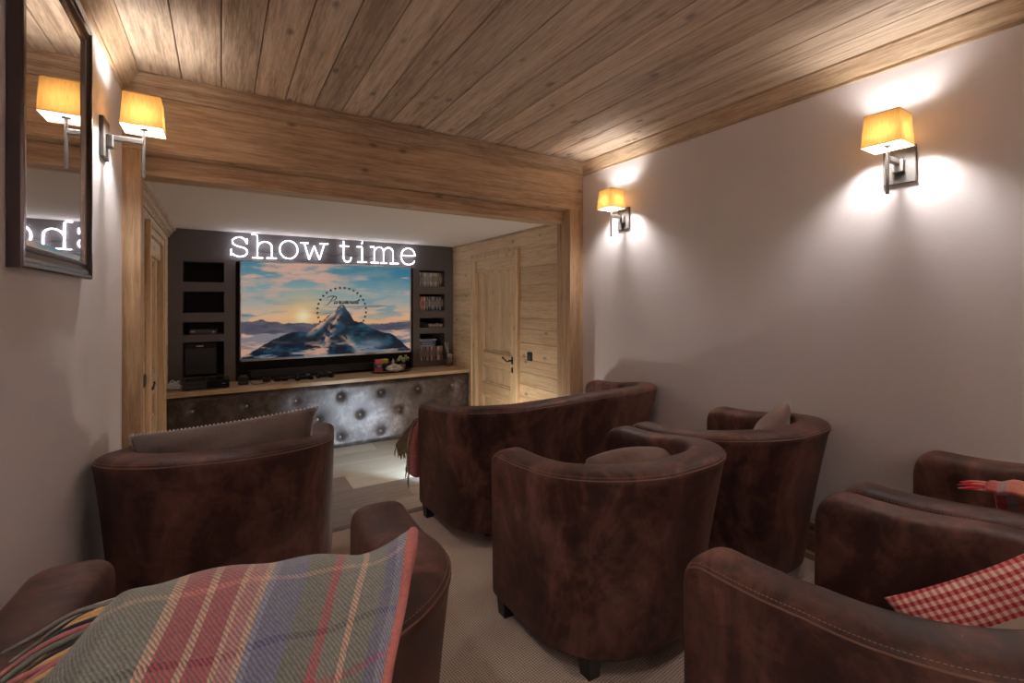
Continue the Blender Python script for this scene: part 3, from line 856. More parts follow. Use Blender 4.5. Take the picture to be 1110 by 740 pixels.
b = len(mb.v); mb.add(rows[1], [(0, 1, 2, 3)])
mb.build('mirror_glass', simple('silvered_glass', (0.72, 0.70, 0.69), 0.02, 1.0), mir)

# ------------------------------------------------------------------ tub armchairs and sofa
def smooth(a, b, x):
    t_ = max(0.0, min(1.0, (x - a) / (b - a))); return t_ * t_ * (3 - 2 * t_)
def tub_path(W, D, rc, step=0.028):
    pts = []
    L1 = D - rc
    n = max(2, int(L1 / step))
    fine = [0, .003, .007, .012, .018, .026, .036, .05, .065, .085, .11]
    ss = fine + [0.11 + (L1 - 0.11) * k / n for k in range(1, n + 1)]
    for s_ in ss: pts.append((-W / 2, D / 2 - s_, -1, 0, s_))
    na = 18
    for k in range(1, na + 1):
        a = PI + (PI / 2) * k / na
        pts.append((-W / 2 + rc + rc * math.cos(a), -D / 2 + rc + rc * math.sin(a), math.cos(a), math.sin(a), L1 + rc * PI / 2 * k / na))
    half = L1 + rc * PI / 2
    wm = W - 2 * rc
    nm = max(2, int(wm / 0.05))
    for k in range(1, nm):
        pts.append((-W / 2 + rc + wm * k / nm, -D / 2, 0, -1, half + min(k, nm - k) * wm / nm))
    left = pts[:len(ss) + na]
    right = [(-x, y, -nx_, ny_, e) for x, y, nx_, ny_, e in reversed(left)]
    return left + pts[len(ss) + na:] + right, L1, half
def make_tub(name, W, D, rc, fh, bh, thick=0.15, rake=0.10, flare=0.022, zb=0.085, cushions=1):
    root = empty(name)
    path, L1, half = tub_path(W, D, rc)
    rows, seam, seam2 = [], [], []
    HR = 0.055
    inner = []
    for x, y, nx_, ny_, e in path:
        b = smooth(0.12, half * 0.92, e)
        H = fh + (bh - fh) * b
        cr = 0.075
        if e < cr: H -= cr - math.sqrt(max(0, cr * cr - (cr - e) ** 2))
        fl = flare + (rake - flare) * max(0, -ny_) ** 1.3
        rt = 0.030
        k = rt - math.sqrt(max(0, rt * rt - (rt - e) ** 2)) if e < rt else 0.0
        ring = []
        def o(z): return fl * max(0, (z - zb) / (H - zb)) ** 1.25
        oT = o(H)
        for z in (zb, zb + 0.006, zb + 0.02):
            ring.append((o(z) - (0.014 if z == zb else 0.004 if z < zb + .01 else 0), z))
        nz_ = 9
        for q in range(1, nz_ + 1):
            z = zb + 0.02 + (H - HR - zb - 0.02) * q / nz_
            ring.append((o(z), z))
        nt = 14
        for q in range(1, nt):
            a = PI * q / nt
            c_, s_ = math.cos(a), math.sin(a)
            ring.append((oT - thick / 2 + thick / 2 * math.copysign(abs(c_) ** 0.62, c_), H - HR + HR * abs(s_) ** 0.62))
        for z in (H - HR, H - HR - 0.06, (H + 0.36) / 2, 0.36):
            ring.append((oT * (0.4 + 0.6 * (z - 0.3) / (H - 0.3)) - thick, z))
        ring.append((-thick + 0.0, zb + 0.03)); ring.append((-thick + 0.02, zb))
        nc, zc = -thick / 2 + oT / 2, (H + zb) / 2
        fx, fz = 1 - 2 * k / thick, 1 - 2 * k / (H - zb)
        ring = [(nc + (n_ - nc) * fx, zc + (z - zc) * fz) for n_, z in ring]
        rows.append([(x + nx_ * n_, y + ny_ * n_, z) for n_, z in ring])
        def ringpt(n_, z):
            n_ = nc + (n_ - nc) * fx; z = zc + (z - zc) * fz
            return (x + nx_ * n_, y + ny_ * n_, z)
        a = R(24); c_, s_ = math.cos(a), math.sin(a)
        if e > 0.012:
            seam.append(ringpt(oT - thick / 2 + thick / 2 * c_ ** 0.62 + 0.0005, H - HR + HR * s_ ** 0.62 + 0.0005))
            a2 = R(38); c_, s_ = math.cos(a2), math.sin(a2)
            seam2.append(ringpt(oT - thick / 2 + thick / 2 * c_ ** 0.62 + 0.0008, H - HR + HR * s_ ** 0.62 + 0.0008))
        inner.append((x - nx_ * (thick + 0.002), y - ny_ * (thick + 0.002)))
    mb = MB()
    mb.grid(rows, True, False, True)
    n = len(rows[0])
    b = len(mb.v)
    mb.f.append(tuple(range(n))); mb.sm.append(False)
    mb.f.append(tuple(b - n + k for k in range(n))); mb.sm.append(False)
    mb.build('shell', M['suede'], root)
    mb = MB(); mb.tube(seam, 0.0022, 6); tag(mb.build('seam', M['seam'], root), 'raised seam along the outer rim')
    # row of stitches beside the seam
    mb = MB()
    acc = 0.0
    prev = Vector(seam2[0])
    for p in seam2[1:]:
        p = Vector(p); d = (p - prev).length
        nseg = max(1, int(d / 0.008))
        for q in range(nseg):
            a, c = prev.lerp(p, (q + 0.15) / nseg), prev.lerp(p, (q + 0.75) / nseg)
            mb.tube([a, c], 0.0007, 4, caps=False)
        prev = p
    mb.build('stitching', simple('tan_stitching', (0.34, 0.20, 0.14), 0.8) if 'stitching' not in M else M['stitching'], root)
    # seat: cushion(s) filling the tub, closed in front by a rail
    xi = W / 2 - thick - 0.004
    def cushion_mb(x0, x1, z0, z1):
        outl = []
        yb = -D / 2 + thick + 0.03
        rr = max(0.04, rc - thick)
        cr_l = rr if abs(x0 + xi) < 0.01 else 0.02
        cr_r = rr if abs(x1 - xi) < 0.01 else 0.02
        yf = D / 2 - 0.015
        def arc(cx, cy, r_, a0, a1, k=8): return [(cx + r_ * math.cos(R(a0 + (a1 - a0) * q / k)), cy + r_ * math.sin(R(a0 + (a1 - a0) * q / k))) for q in range(k + 1)]
        outl += arc(x1 - .03, yf - .03, .03, 0, 90, 5) + arc(x0 + .03, yf - .03, .03, 90, 180, 5)
        outl += arc(x0 + cr_l, yb + cr_l, cr_l, 180, 270) + arc(x1 - cr_r, yb + cr_r, cr_r, 270, 360)
        cx, cy = (x0 + x1) / 2, (yb + yf) / 2
        m = MB(); rws = []
        for z, ins in ((z0, .012), (z0 + .012, 0.0), (z1 - .045, 0.0), (z1 - .02, .006), (z1 - .006, .022), (z1, .05), (z1 + .008, .12), (z1 + .012, .2)):
            fx_ = 1 - ins / ((x1 - x0) / 2); fy_ = 1 - ins / ((yf - yb) / 2)
            rws.append([(cx + (px - cx) * max(fx_, .05), cy + (py - cy) * max(fy_, .05), z) for px, py in outl])
        m.grid(rws, True, False, True)
        nn = len(outl); tot = len(m.v)
        m.f.append(tuple(range(tot - nn, tot))); m.sm.append(True)
        m.f.append(tuple(range(nn))[::-1]); m.sm.append(False)
        return m
    for c in range(cushions):
        x0 = -xi + 2 * xi * c / cushions; x1 = -xi + 2 * xi * (c + 1) / cushions
        cushion_mb(x0 + (0.003 if c else 0), x1 - (0.003 if c < cushions - 1 else 0), 0.285, 0.425).build('seat_cushion', M['suede'], root)
    mb = MB(); mb.cbox(-xi, xi, -D / 2 + thick * 0.8, D / 2 - 0.045, zb + 0.004, 0.284, 0.012); mb.build('seat_base', M['suede'], root)
    lx = W / 2 - 0.075
    for sx in (-1, 1):
        for y_, yn in ((D / 2 - 0.055, 1), (-D / 2 + (rc * 0.40 if cushions == 1 else 0.22), -1)):
            xx = sx * (W / 2 - 0.05 if yn > 0 else W / 2 - rc * 0.40 - (0 if cushions == 1 else 0.12))
            m = MB()
            rws = []
            for z, h in ((0, 0.026), (zb + 0.012, 0.033)):
                rws.append([(xx + a * h, y_ + c * h, z) for a, c in ((-1, -1), (1, -1), (1, 1), (-1, 1))])
            m.grid(rws, False, False, True); m.f += [(0, 1, 2, 3), (4, 5, 6, 7)]; m.sm += [False, False]
            m.build('leg', M['leg'], root, bevel=0.003)
    return root
M['stitching'] = simple('tan_stitching_thread', (0.34, 0.20, 0.14), 0.8)

CH = dict(W=0.815, D=0.64, rc=0.34, rake=0.12, fh=0.728, bh=0.797, thick=0.148, flare=0.008)
chair = make_tub('tub_armchair', **CH)
places = [
 # x, y, rot deg, label
 (0.030, 2.475, -13, 'brown suede tub armchair with the long whip-stitched felt cushion showing over its back'),
 (1.420, 1.485, 0, 'brown suede tub armchair in the middle of the room, whole back and black legs showing'),
 (2.264, 1.49, 0, 'brown suede tub armchair behind the sofa, against the plaster wall, small taupe cushion inside'),
 (0.035, 1.205, -4, 'brown suede tub armchair half covered by the big plaid wool blanket'),
 (1.424, 0.480, 0, 'brown suede tub armchair holding the red gingham cushion'),
 (2.266, 0.478, 0, 'brown suede tub armchair with the coral and red woven throw on its arm'),
]
chairs = []
for k, (x, y, rz, lab) in enumerate(places):
    c = chair if k == 0 else copy_tree(chair)
    c.location = (x, y, 0); c.rotation_euler = (0, 0, R(rz))
    tag(c, lab, 'armchair', 'brown suede tub armchairs')
    chairs.append(c)
chairs[0].scale = (1.05, 1, 1); chairs[3].scale = (1.06, 1.03, 1.025)
sofa = make_tub('tub_sofa', W=1.58, D=0.68, rc=0.31, rake=0.11, fh=0.735, bh=0.805, thick=0.14, flare=0.01, cushions=2)
sofa.location = (1.88, 2.565, 0); sofa.rotation_euler = (0, 0, R(2.5))
tag(sofa, 'brown suede two-seat tub sofa in front row, its long dark back facing us', 'sofa')

# ------------------------------------------------------------------ cushions
def cushion(name, w, h, t_, mat, pinch=0.06, n=28, rnd_=0.0):
    m = MB()
    for sgn in (1, -1):
        rws = []
        for j in range(n + 1):
            b = -1 + 2 * j / n
            row = []
            for i in range(n + 1):
                a = -1 + 2 * i / n
                px = a * (1 - pinch * (1 - b * b)) * (1 - rnd_ * a * a * b * b); pz = b * (1 - pinch * (1 - a * a)) * (1 - rnd_ * a * a * b * b)
                th = max(0, (1 - a * a)) ** 0.42 * max(0, (1 - b * b)) ** 0.42
                wr = 1 + 0.05 * math.sin(5 * a + 3 * b) + 0.04 * math.sin(9 * b - 4 * a)
                row.append((px * w / 2, sgn * t_ / 2 * th * wr, pz * h / 2))
            rws.append(row)
        m.grid(rws, True)
    me_o = m.build(name, mat, None)
    bm = bmesh.new(); bm.from_mesh(me_o.data); bmesh.ops.remove_doubles(bm, verts=bm.verts[:], dist=1e-5); bmesh.ops.recalc_face_normals(bm, faces=bm.faces[:]); bm.to_mesh(me_o.data); bm.free()
    return me_o
def cushion_edge(w, h, pinch, n=60):
    pts = []
    for s_ in range(4 * n):
        q = s_ / n; k = int(q); f = -1 + 2 * (q - k)
        a, b = ((f, -1), (1, f), (-f, 1), (-1, -f))[k]
        pts.append((a * (1 - pinch * (1 - b * b)) * w / 2, 0, b * (1 - pinch * (1 - a * a)) * h / 2))
    return pts
def place(o, loc, rot):
    o.location = loc; o.rotation_euler = tuple(R(a) for a in rot)

# long felt cushion with whip-stitched edge
fc = empty('felt_cushion', label='long taupe felt cushion with pale whip-stitched edge, in an armchair by the mirror wall', cat='cushion')
cw, chh = 0.74, 0.31
c_ = cushion('cover', cw, chh, 0.17, M['felt'], 0.10); c_.parent = fc
BEND = 0.75
for v in c_.data.vertices: v.co.y += BEND * v.co.x ** 2
pts = [(p[0], BEND * p[0] ** 2, p[2]) for p in cushion_edge(cw, chh, 0.10, 48)]
mb = MB()
for i in range(0, len(pts)):
    p = Vector(pts[i]); q = Vector(pts[(i + 1) % len(pts)])
    mid = (p + q) / 2
    t_ = (q - p).normalized()
    nrm = t_.cross(Vector((0, 1, 0))).normalized()
    if nrm.dot(Vector((mid.x, 0, mid.z))) > 0: nrm = -nrm
    mb.tube([mid + nrm * 0.016 + Vector((0, .0085, 0)), mid - nrm * 0.003 + Vector((0, 0.002, 0)), mid - nrm * 0.003 - Vector((0, .002, 0)), mid + nrm * 0.016 - Vector((0, .0085, 0))], 0.0026, 5)
tag(mb.build('edge_stitching', M['stitch'], fc), 'pale pink whip stitching')
place(fc, (0.000, 2.265, 0.725), (-14, -6, -16))

# small cushions
c1 = cushion('velvet_cushion', 0.52, 0.28, 0.16, M['taupe'], 0.0, rnd_=0.16)
tag(c1, 'rumpled taupe cushion lying level along the back of the central armchair', 'cushion')
place(c1, (1.485, 1.375, 0.625), (-46, 4, -2))
c2 = cushion('velvet_cushion', 0.40, 0.32, 0.15, M['taupe'], 0.03, rnd_=0.08)
tag(c2, 'small taupe cushion tilted in the corner of the armchair against the plaster wall', 'cushion')
place(c2, (2.42, 1.355, 0.655), (22, -12, 14))

def gingham():
    t = NT('red_gingham_and_cream_linen')
    v = t.coords()
    sep = t.n('SeparateXYZ'); t.l(v, sep.inputs[0])
    fr = 1 / 0.0165
    def stripes(s_):
        a = t.math('FRACT', t.math('MULTIPLY', s_, fr))
        return t.math('GREATER_THAN', a, 0.5)
    k = t.math('ADD', stripes(sep.outputs[0]), stripes(sep.outputs[2]))
    k = t.math('DIVIDE', k, 2.0)
    g = t.ramp(k, [(0.0, (0.85, 0.66, 0.58)), (0.5, (0.68, 0.22, 0.21)), (1.0, (0.46, 0.03, 0.045))], 'LINEAR')
    cream = t.mix(t.noise(v, 30, 4), (0.60, 0.53, 0.47), (0.72, 0.65, 0.58))
    edge = t.math('GREATER_THAN', sep.outputs[0], -0.065)
    t.l(t.mix(edge, g, cream), t.b.inputs['Base Color'])
    t.set(Roughness=0.9)
    t.bump(t.noise(v, 260, 2), 0.25, 0.003)
    return t.m
c3 = cushion('gingham_cushion', 0.32, 0.34, 0.14, gingham(), 0.05)
tag(c3, 'red gingham cushion with a cream linen end lying in an armchair', 'cushion')
e1 = Vector((0.435, -0.699, 0.561)).normalized()
e2 = Vector((-0.10, -0.35, -0.93)); e2 = (e2 - e1 * e2.dot(e1)).normalized()
Rm = Matrix((e2, e1.cross(e2), e1)).transposed()
c3.matrix_world = Matrix.Translation((1.560, 0.305, 0.560)) @ Rm.to_4x4()

# ------------------------------------------------------------------ blankets
def catmull_grid(P, nu, nv):
    """P: rows of control points -> dense grid"""
    rows = [spline(r_, nu) for r_ in P]
    cols = list(zip(*rows))
    dense = [spline(c, nv) for c in cols]
    return list(zip(*dense))
def plaid(name, su, sv, base, fray=True, uscale=1.0):
    """colour stripes along UV u and v"""
    t = NT(name)
    uv = t.n('UVMap')
    sep = t.n('SeparateXYZ'); t.l(uv.outputs[0], sep.inputs[0])
    cu = t.ramp(sep.outputs[0], su, 'CONSTANT')
    cv = t.ramp(t.math('FRACT', t.math('MULTIPLY', sep.outputs[1], 2.2)), sv, 'CONSTANT')
    # twill: warp and weft alternate on a fine diagonal
    jit = t.math('MULTIPLY', t.noise(t.coords(), 60, 3, 0.7), 1.1)
    wx = t.math('ADD', t.math('MULTIPLY', sep.outputs[0], 84.0 * uscale), jit); wy = t.math('MULTIPLY', sep.outputs[1], 118.0)
    tw = t.math('GREATER_THAN', t.math('FRACT', t.math('ADD', wx, wy)), 0.62)
    tc = t.n('TexCoord')
    nz_ = t.noise(tc.outputs['Object'], 190, 4, 0.75)
    col = t.mix(tw, cu, cv)
    col = t.mix(0.45, col, t.mix(0.32, cu, cv))
    col = t.mix(1.0, col, t.ramp(nz_, [(0.25, (0.75, 0.75, 0.75)), (0.75, (1.55, 1.55, 1.55))]), 'MULTIPLY')
    pp = t.math('PINGPONG', t.math('ADD', wx, wy), 0.5)
    col = t.mix(1.0, col, t.ramp(pp, [(0.05, (0.62, 0.62, 0.62)), (0.4, (1.15, 1.15, 1.15))]), 'MULTIPLY')
    t.l(col, t.b.inputs['Base Color'])
    t.set(Roughness=1.0, Sheen_Weight=0.35, Sheen_Roughness=0.6)
    h = t.math('ADD', t.math('MULTIPLY', t.math('PINGPONG', t.math('ADD', wx, wy), 0.5), 0.7), nz_)
    t.bump(h, 0.6, 0.006)
    return t.m
def sheet(name, G, mat, thick=0.010, parent=None, wob=0.0):
    n, m_ = len(G), len(G[0])
    mb = MB(); mb.grid([[tuple(p) for p in row] for row in G], True)
    o = mb.build(name, mat, parent, fix=False)
    uvl = o.data.uv_layers.new(name='UVMap')
    for lp in o.data.loops:
        vi = lp.vertex_index
        uvl.data[lp.index].uv = ((vi // m_) / (n - 1), (vi % m_) / (m_ - 1))
    s_ = o.modifiers.new('thickness', 'SOLIDIFY'); s_.thickness = thick; s_.offset = 0
    return o
GREY = (0.20, 0.205, 0.175); GREY2 = (0.15, 0.155, 0.135); BLUE = (0.14, 0.15, 0.29); LAV = (0.26, 0.27, 0.42)
RED = (0.42, 0.055, 0.085); TAN = (0.62, 0.40, 0.29); SAL = (0.58, 0.20, 0.17); DK = (0.05, 0.05, 0.06); PINK = (0.52, 0.20, 0.22)
su = [(0.0, SAL), (0.034, LAV), (0.078, BLUE), (0.12, GREY), (0.198, TAN), (0.222, GREY), (0.282, RED), (0.31, GREY2), (0.39, BLUE), (0.48, LAV), (0.50, TAN), (0.518, PINK), (0.555, TAN), (0.572, RED), (0.635, TAN), (0.655, RED), (0.715, TAN), (0.745, GREY), (0.88, GREY2), (0.94, GREY)]
sv = [(0.0, GREY), (0.14, DK), (0.17, GREY), (0.34, RED), (0.37, GREY), (0.52, BLUE), (0.62, DK), (0.65, GREY), (0.84, TAN), (0.87, GREY)]
# control lines from the right edge (u=0) to the left: [inside hang, ridge, slope, over the rim, outside hang]
bl = empty('plaid_blanket', (0.05, 0.85, 0.80), label='thick plaid wool blanket in grey, red and blue draped over an armchair back', cat='blanket')
ctrl = [
 # x, y, z
 [(0.30, 1.06, 0.56), (0.325, 0.935, 0.80), (0.318, 0.875, 0.915), (0.262, 0.775, 0.865), (0.205, 0.685, 0.800), (0.165, 0.625, 0.66), (0.150, 0.615, 0.50)],
 [(0.22, 1.08, 0.56), (0.235, 0.955, 0.82), (0.235, 0.880, 0.890), (0.185, 0.770, 0.868), (0.130, 0.672, 0.805), (0.10, 0.610, 0.66), (0.09, 0.600, 0.50)],
 [(0.12, 1.09, 0.56), (0.135, 0.970, 0.83), (0.130, 0.890, 0.905), (0.085, 0.775, 0.875), (0.040, 0.668, 0.808), (0.02, 0.605, 0.66), (0.01, 0.595, 0.50)],
 [(0.02, 1.10, 0.56), (0.030, 0.980, 0.84), (0.025, 0.895, 0.918), (-0.015, 0.780, 0.882), (-0.055, 0.675, 0.812), (-0.07, 0.610, 0.66), (-0.08, 0.600, 0.50)],
 [(-0.10, 1.11, 0.56), (-0.085, 0.990, 0.84), (-0.085, 0.905, 0.922), (-0.115, 0.795, 0.888), (-0.155, 0.690, 0.815), (-0.17, 0.635, 0.66), (-0.18, 0.625, 0.50)],
 [(-0.15, 1.11, 0.56), (-0.135, 0.990, 0.84), (-0.138, 0.910, 0.912), (-0.195, 0.802, 0.882), (-0.245, 0.710, 0.812), (-0.26, 0.655, 0.66), (-0.27, 0.645, 0.50)],
]
BO = Vector((0.05, 0.85, 0.80))
G = catmull_grid(ctrl, 10, 14)
G = [[Vector(p) - BO + Vector((0, 0, 0.0035 * math.sin(i * 0.31 + j * 0.35))) for j, p in enumerate(row)] for i, row in enumerate(G)]
M['plaid'] = plaid('plaid_wool', su, sv, GREY)
sheet('cloth', G, M['plaid'], 0.014, bl)
# thick rolled right-hand edge
M['salmon'] = felt('salmon_wool', (0.50, 0.17, 0.15), 1.0, 0.3)
mb = MB(); mb.tube(G[0], 0.0105, 8); tag(mb.build('rolled_edge', M['salmon'], bl), 'salmon rolled edge')
# fringe on the left edge
cols = [(0.03, 0.03, 0.035), (0.16, 0.165, 0.14), (0.62, 0.38, 0.16), (0.45, 0.16, 0.17), (0.05, 0.04, 0.045), (0.55, 0.46, 0.40), (0.20, 0.19, 0.17)]
fm = [felt('fringe_wool_%s' % n_, c, 1.0, 0.3) for n_, c in zip(('black', 'grey', 'ochre', 'rose', 'dark', 'cream', 'olive'), cols)]
rnd = random.Random(4)
last = G[-1]
for k in range(34):
    j = int(8 + k * (len(last) - 34) / 34)
    p = Vector(last[j]); d = Vector((-0.10 - rnd.random() * .05, 0.035 * rnd.uniform(-1.2, 1.2), -0.035 - 0.03 * rnd.random()))
    pts = [p, p + d * 0.35 + Vector((0, 0, 0.008)), p + d * 0.7 + Vector((0, rnd.uniform(-.01, .01), -0.004)), p + d + Vector((0, rnd.uniform(-.015, .015), -0.02))]
    mb = MB(); mb.tube(spline([tuple(q) for q in pts], 4), [0.0042] * 8 + [0.004, 0.0038, 0.0035, 0.003, 0.0015], 6)
    mb.build('fringe_strand', fm[rnd.randrange(len(fm))], bl)
bl.location = BO

# rose plaid throw spilling over the front of the sofa seat, fringe flaring past the arm
th = empty('rose_throw', (1.20, 2.93, 0.45), label='rose plaid throw with a khaki fringe spilling off the front of the sofa', cat='blanket')
TO = Vector((1.20, 2.93, 0.45))
ctrl = [
 [(1.10, 2.955, 0.600), (1.065, 2.975, 0.52), (1.045, 2.985, 0.40), (1.05, 2.985, 0.24)],
 [(1.16, 2.945, 0.590), (1.13, 2.972, 0.50), (1.11, 2.980, 0.38), (1.11, 2.975, 0.20)],
 [(1.26, 2.80, 0.475), (1.255, 2.925, 0.445), (1.235, 2.965, 0.34), (1.23, 2.965, 0.20)],
 [(1.36, 2.70, 0.455), (1.36, 2.915, 0.450), (1.355, 2.965, 0.34), (1.35, 2.960, 0.22)],
 [(1.47, 2.66, 0.455), (1.475, 2.905, 0.450), (1.47, 2.955, 0.34), (1.47, 2.955, 0.24)],
]
G2 = catmull_grid(ctrl, 8, 8)
G2 = [[Vector(p) - TO + Vector((0, 0.010 * math.sin(i * 0.8), 0)) for j, p in enumerate(row)] for i, row in enumerate(G2)]
su2 = [(0.0, (0.40, 0.30, 0.20)), (0.05, (0.58, 0.17, 0.16)), (0.20, (0.50, 0.13, 0.14)), (0.34, TAN), (0.38, RED), (0.55, PINK), (0.72, TAN), (0.76, RED)]
sv2 = [(0.0, PINK), (0.25, RED), (0.3, PINK), (0.6, TAN), (0.65, PINK)]
M['rose'] = plaid('rose_plaid_wool', su2, sv2, RED)
sheet('cloth', G2, M['rose'], 0.010, th)
M['khaki'] = felt('khaki_wool', (0.33, 0.26, 0.165), 1.0, 0.3)
# the flared corner: khaki cloth and strands
ctrl = [
 [(1.10, 2.962, 0.595), (1.075, 2.985, 0.52), (1.062, 2.99, 0.42), (1.062, 2.99, 0.30)],
 [(1.06, 2.972, 0.560), (1.030, 2.985, 0.50), (1.020, 2.99, 0.44), (1.030, 2.99, 0.38)],
 [(1.03, 2.980, 0.520), (0.985, 2.985, 0.465), (0.965, 2.985, 0.435), (0.985, 2.985, 0.405)],
]
G3 = [[Vector(p) - TO for p in row] for row in catmull_grid(ctrl, 6, 6)]
sheet('fringed_corner', G3, M['khaki'], 0.008, th)
rnd = random.Random(9)
for k in range(24):
    f = k / 23
    if k < 14:
        p = Vector((0.972 + 0.085 * (k / 13), 2.985, 0.425 - 0.035 * (k / 13))) - TO
        d = Vector((rnd.uniform(-.03, .012), 0, -0.055 - .02 * rnd.random()))
    else:
        q = (k - 14) / 9
        p = Vector((1.05 + 0.008 * q, 2.992, 0.36 - 0.16 * q)) - TO
        d = Vector((rnd.uniform(-.02, .012), 0, -0.07))
    pts = [p, p + d * 0.5 + Vector((rnd.uniform(-.006, .006), 0.003, 0)), p + d]
    mb = MB(); mb.tube(spline([tuple(x) for x in pts], 3), [0.0045] * 5 + [0.0035, 0.002], 5)
    mb.build('fringe_strand', M['khaki'], th)
th.location = TO

# red and coral throw lying over the inner arm of the far right armchair
TO = Vector((1.97, 0.42, 0.78)); TS = Vector((0.035, -0.035, 0.024))
rt = empty('red_throw', TO, label='coral and red woven throw with loose fringe lying over an armchair arm', cat='blanket')
ctrl = [
 [(1.925, 0.470, 0.772), (1.965, 0.475, 0.785), (2.01, 0.475, 0.765), (2.045, 0.470, 0.66), (2.055, 0.465, 0.50)],
 [(1.918, 0.410, 0.785), (1.968, 0.415, 0.803), (2.02, 0.415, 0.785), (2.06, 0.41, 0.67), (2.07, 0.405, 0.50)],
 [(1.920, 0.320, 0.795), (1.980, 0.325, 0.812), (2.04, 0.325, 0.795), (2.09, 0.32, 0.67), (2.10, 0.315, 0.50)],
 [(1.950, 0.220, 0.803), (2.010, 0.230, 0.818), (2.07, 0.240, 0.800), (2.12, 0.245, 0.67), (2.13, 0.245, 0.50)],
]
G4 = [[Vector(p) + TS - TO + Vector((0, 0, 0.003 * math.sin(1.1 * i))) for p in row] for i, row in enumerate(catmull_grid(ctrl, 7, 8))]
su3 = [(0.0, (0.55, 0.02, 0.04)), (0.16, (0.28, 0.26, 0.30)), (0.26, (0.62, 0.16, 0.10)), (0.45, (0.66, 0.20, 0.13)), (0.6, (0.45, 0.05, 0.05)), (0.64, (0.62, 0.16, 0.10))]
sv3 = [(0.0, (0.62, 0.16, 0.10)), (0.4, (0.30, 0.05, 0.05)), (0.45, (0.62, 0.17, 0.11))]
sheet('cloth', G4, plaid('coral_weave', su3, sv3, RED), 0.012, rt)
fr = felt('red_fringe', (0.50, 0.02, 0.035), 1.0, 0.3); fr2 = felt('cream_fringe', (0.42, 0.36, 0.24), 1.0, 0.3)
for k in range(13):
    j = 1 + k
    p = Vector(G4[0][j]); d = Vector((rnd.uniform(-.02, .004), 0.045 + rnd.random() * .02, -0.012))
    mb = MB(); mb.tube(spline([tuple(p), tuple(p + d * .5 + Vector((0, 0, .003))), tuple(p + d)], 3), [0.004] * 5 + [0.003, 0.0015], 5)
    mb.build('fringe_strand', fr if k % 4 else fr2, rt)

# ------------------------------------------------------------------ things on the counter
ZT = 0.554
gc = empty('game_console', (-0.12, 5.30, ZT), label='two-tone black game console on the counter beside the heaped white cable', cat='game console')
mb = MB(); mb.cbox(-0.185, 0.0, -0.10, 0.15, 0.006, 0.082, 0.003); mb.build('left_body', M['matblack'], gc)
mb = MB(); mb.cbox(0.001, 0.185, -0.10, 0.15, 0.006, 0.082, 0.003); tag(mb.build('right_body', M['gloss'], gc), 'glossy right half')
mb = MB(); mb.cbox(-0.170, -0.02, -0.103, -0.099, 0.030, 0.036, 0.001); tag(mb.build('disc_slot', M['greyplastic'], gc), 'disc slot')
mb = MB(); mb.cbox(0.125, 0.155, -0.1015, -0.099, 0.046, 0.052, 0.0005); tag(mb.build('light_mark', M['silver'], gc), 'small pale light mark')
mb = MB()
for k in range(9): mb.box(-0.17, -0.01, -0.08 + k * .024, -0.070 + k * .024, 0.081, 0.0832)
mb.build('vent', M['gloss'], gc)
for sx in (-.15, .15):
    for sy in (-.07, .12):
        mb = MB(); mb.lathe([(0, 0), (.012, 0), (.012, .008), (0, .008)], (sx, sy, 0), 10); mb.build('foot', M['matblack'], gc)

# tangled white cable at the very left
rnd = random.Random(2)
pts = []
for k in range(26):
    pts.append((-0.375 + 0.05 * math.sin(k * 2.3) + rnd.uniform(-.012, .012), 5.35 + 0.055 * math.cos(k * 1.7) + rnd.uniform(-.015, .015), ZT + 0.012 + 0.075 * abs(math.sin(k * 0.9)) * rnd.random() + 0.003))
mb = MB(); mb.tube(spline(pts, 6), 0.006, 7)
tag(mb.build('white_cable', M['whiteplastic']), 'tangled white cable heaped at the counter end beside the game console', 'cable')

# black box in the lowest left niche with a pale maker's plate
bx = empty('black_media_box', (-0.165, 5.74, 0.623), label='tall glossy black media box in a niche above the game console', cat='computer case')
mb = MB(); mb.cbox(-0.150, 0.125, -0.10, 0.10, 0.0, 0.335, 0.004); mb.build('case', M['gloss'], bx)
mb = MB(); mb.cbox(-0.050, 0.012, -0.1035, -0.099, 0.300, 0.314, 0.002); tag(mb.build('badge', M['silver'], bx), 'pale oval badge')
mb = MB(); mb.cbox(-0.140, 0.115, -0.102, -0.099, 0.025, 0.285, 0.001); mb.build('front_panel', M['matblack'], bx)
# set-top box in the third left niche
st = empty('set_top_box', (-0.165, 5.72, 1.046), label='flat dark grey set-top box in the shallow niche above the media box', cat='set-top box')
mb = MB(); mb.cbox(-0.105, 0.125, -0.09, 0.10, 0.004, 0.050, 0.003); mb.build('case', M['greyplastic'], st)
mb = MB(); mb.cbox(-0.095, -0.06, -0.0925, -0.089, 0.024, 0.036, 0.001); mb.box(0.06, 0.063, -0.0925, -0.089, 0.02, 0.034); tag(mb.build('display', M['silver'], st), 'small pale display')
mb = MB(); mb.lathe([(0, .018), (.010, .018), (.012, 0)], n=14)
Mx = Matrix.Translation((0.095, -0.088, 0.026)) @ Matrix.Rotation(PI / 2, 4, 'X'); mb.v = [tuple(Mx @ Vector(p)) for p in mb.v]
mb.build('dial', M['silver'], st)

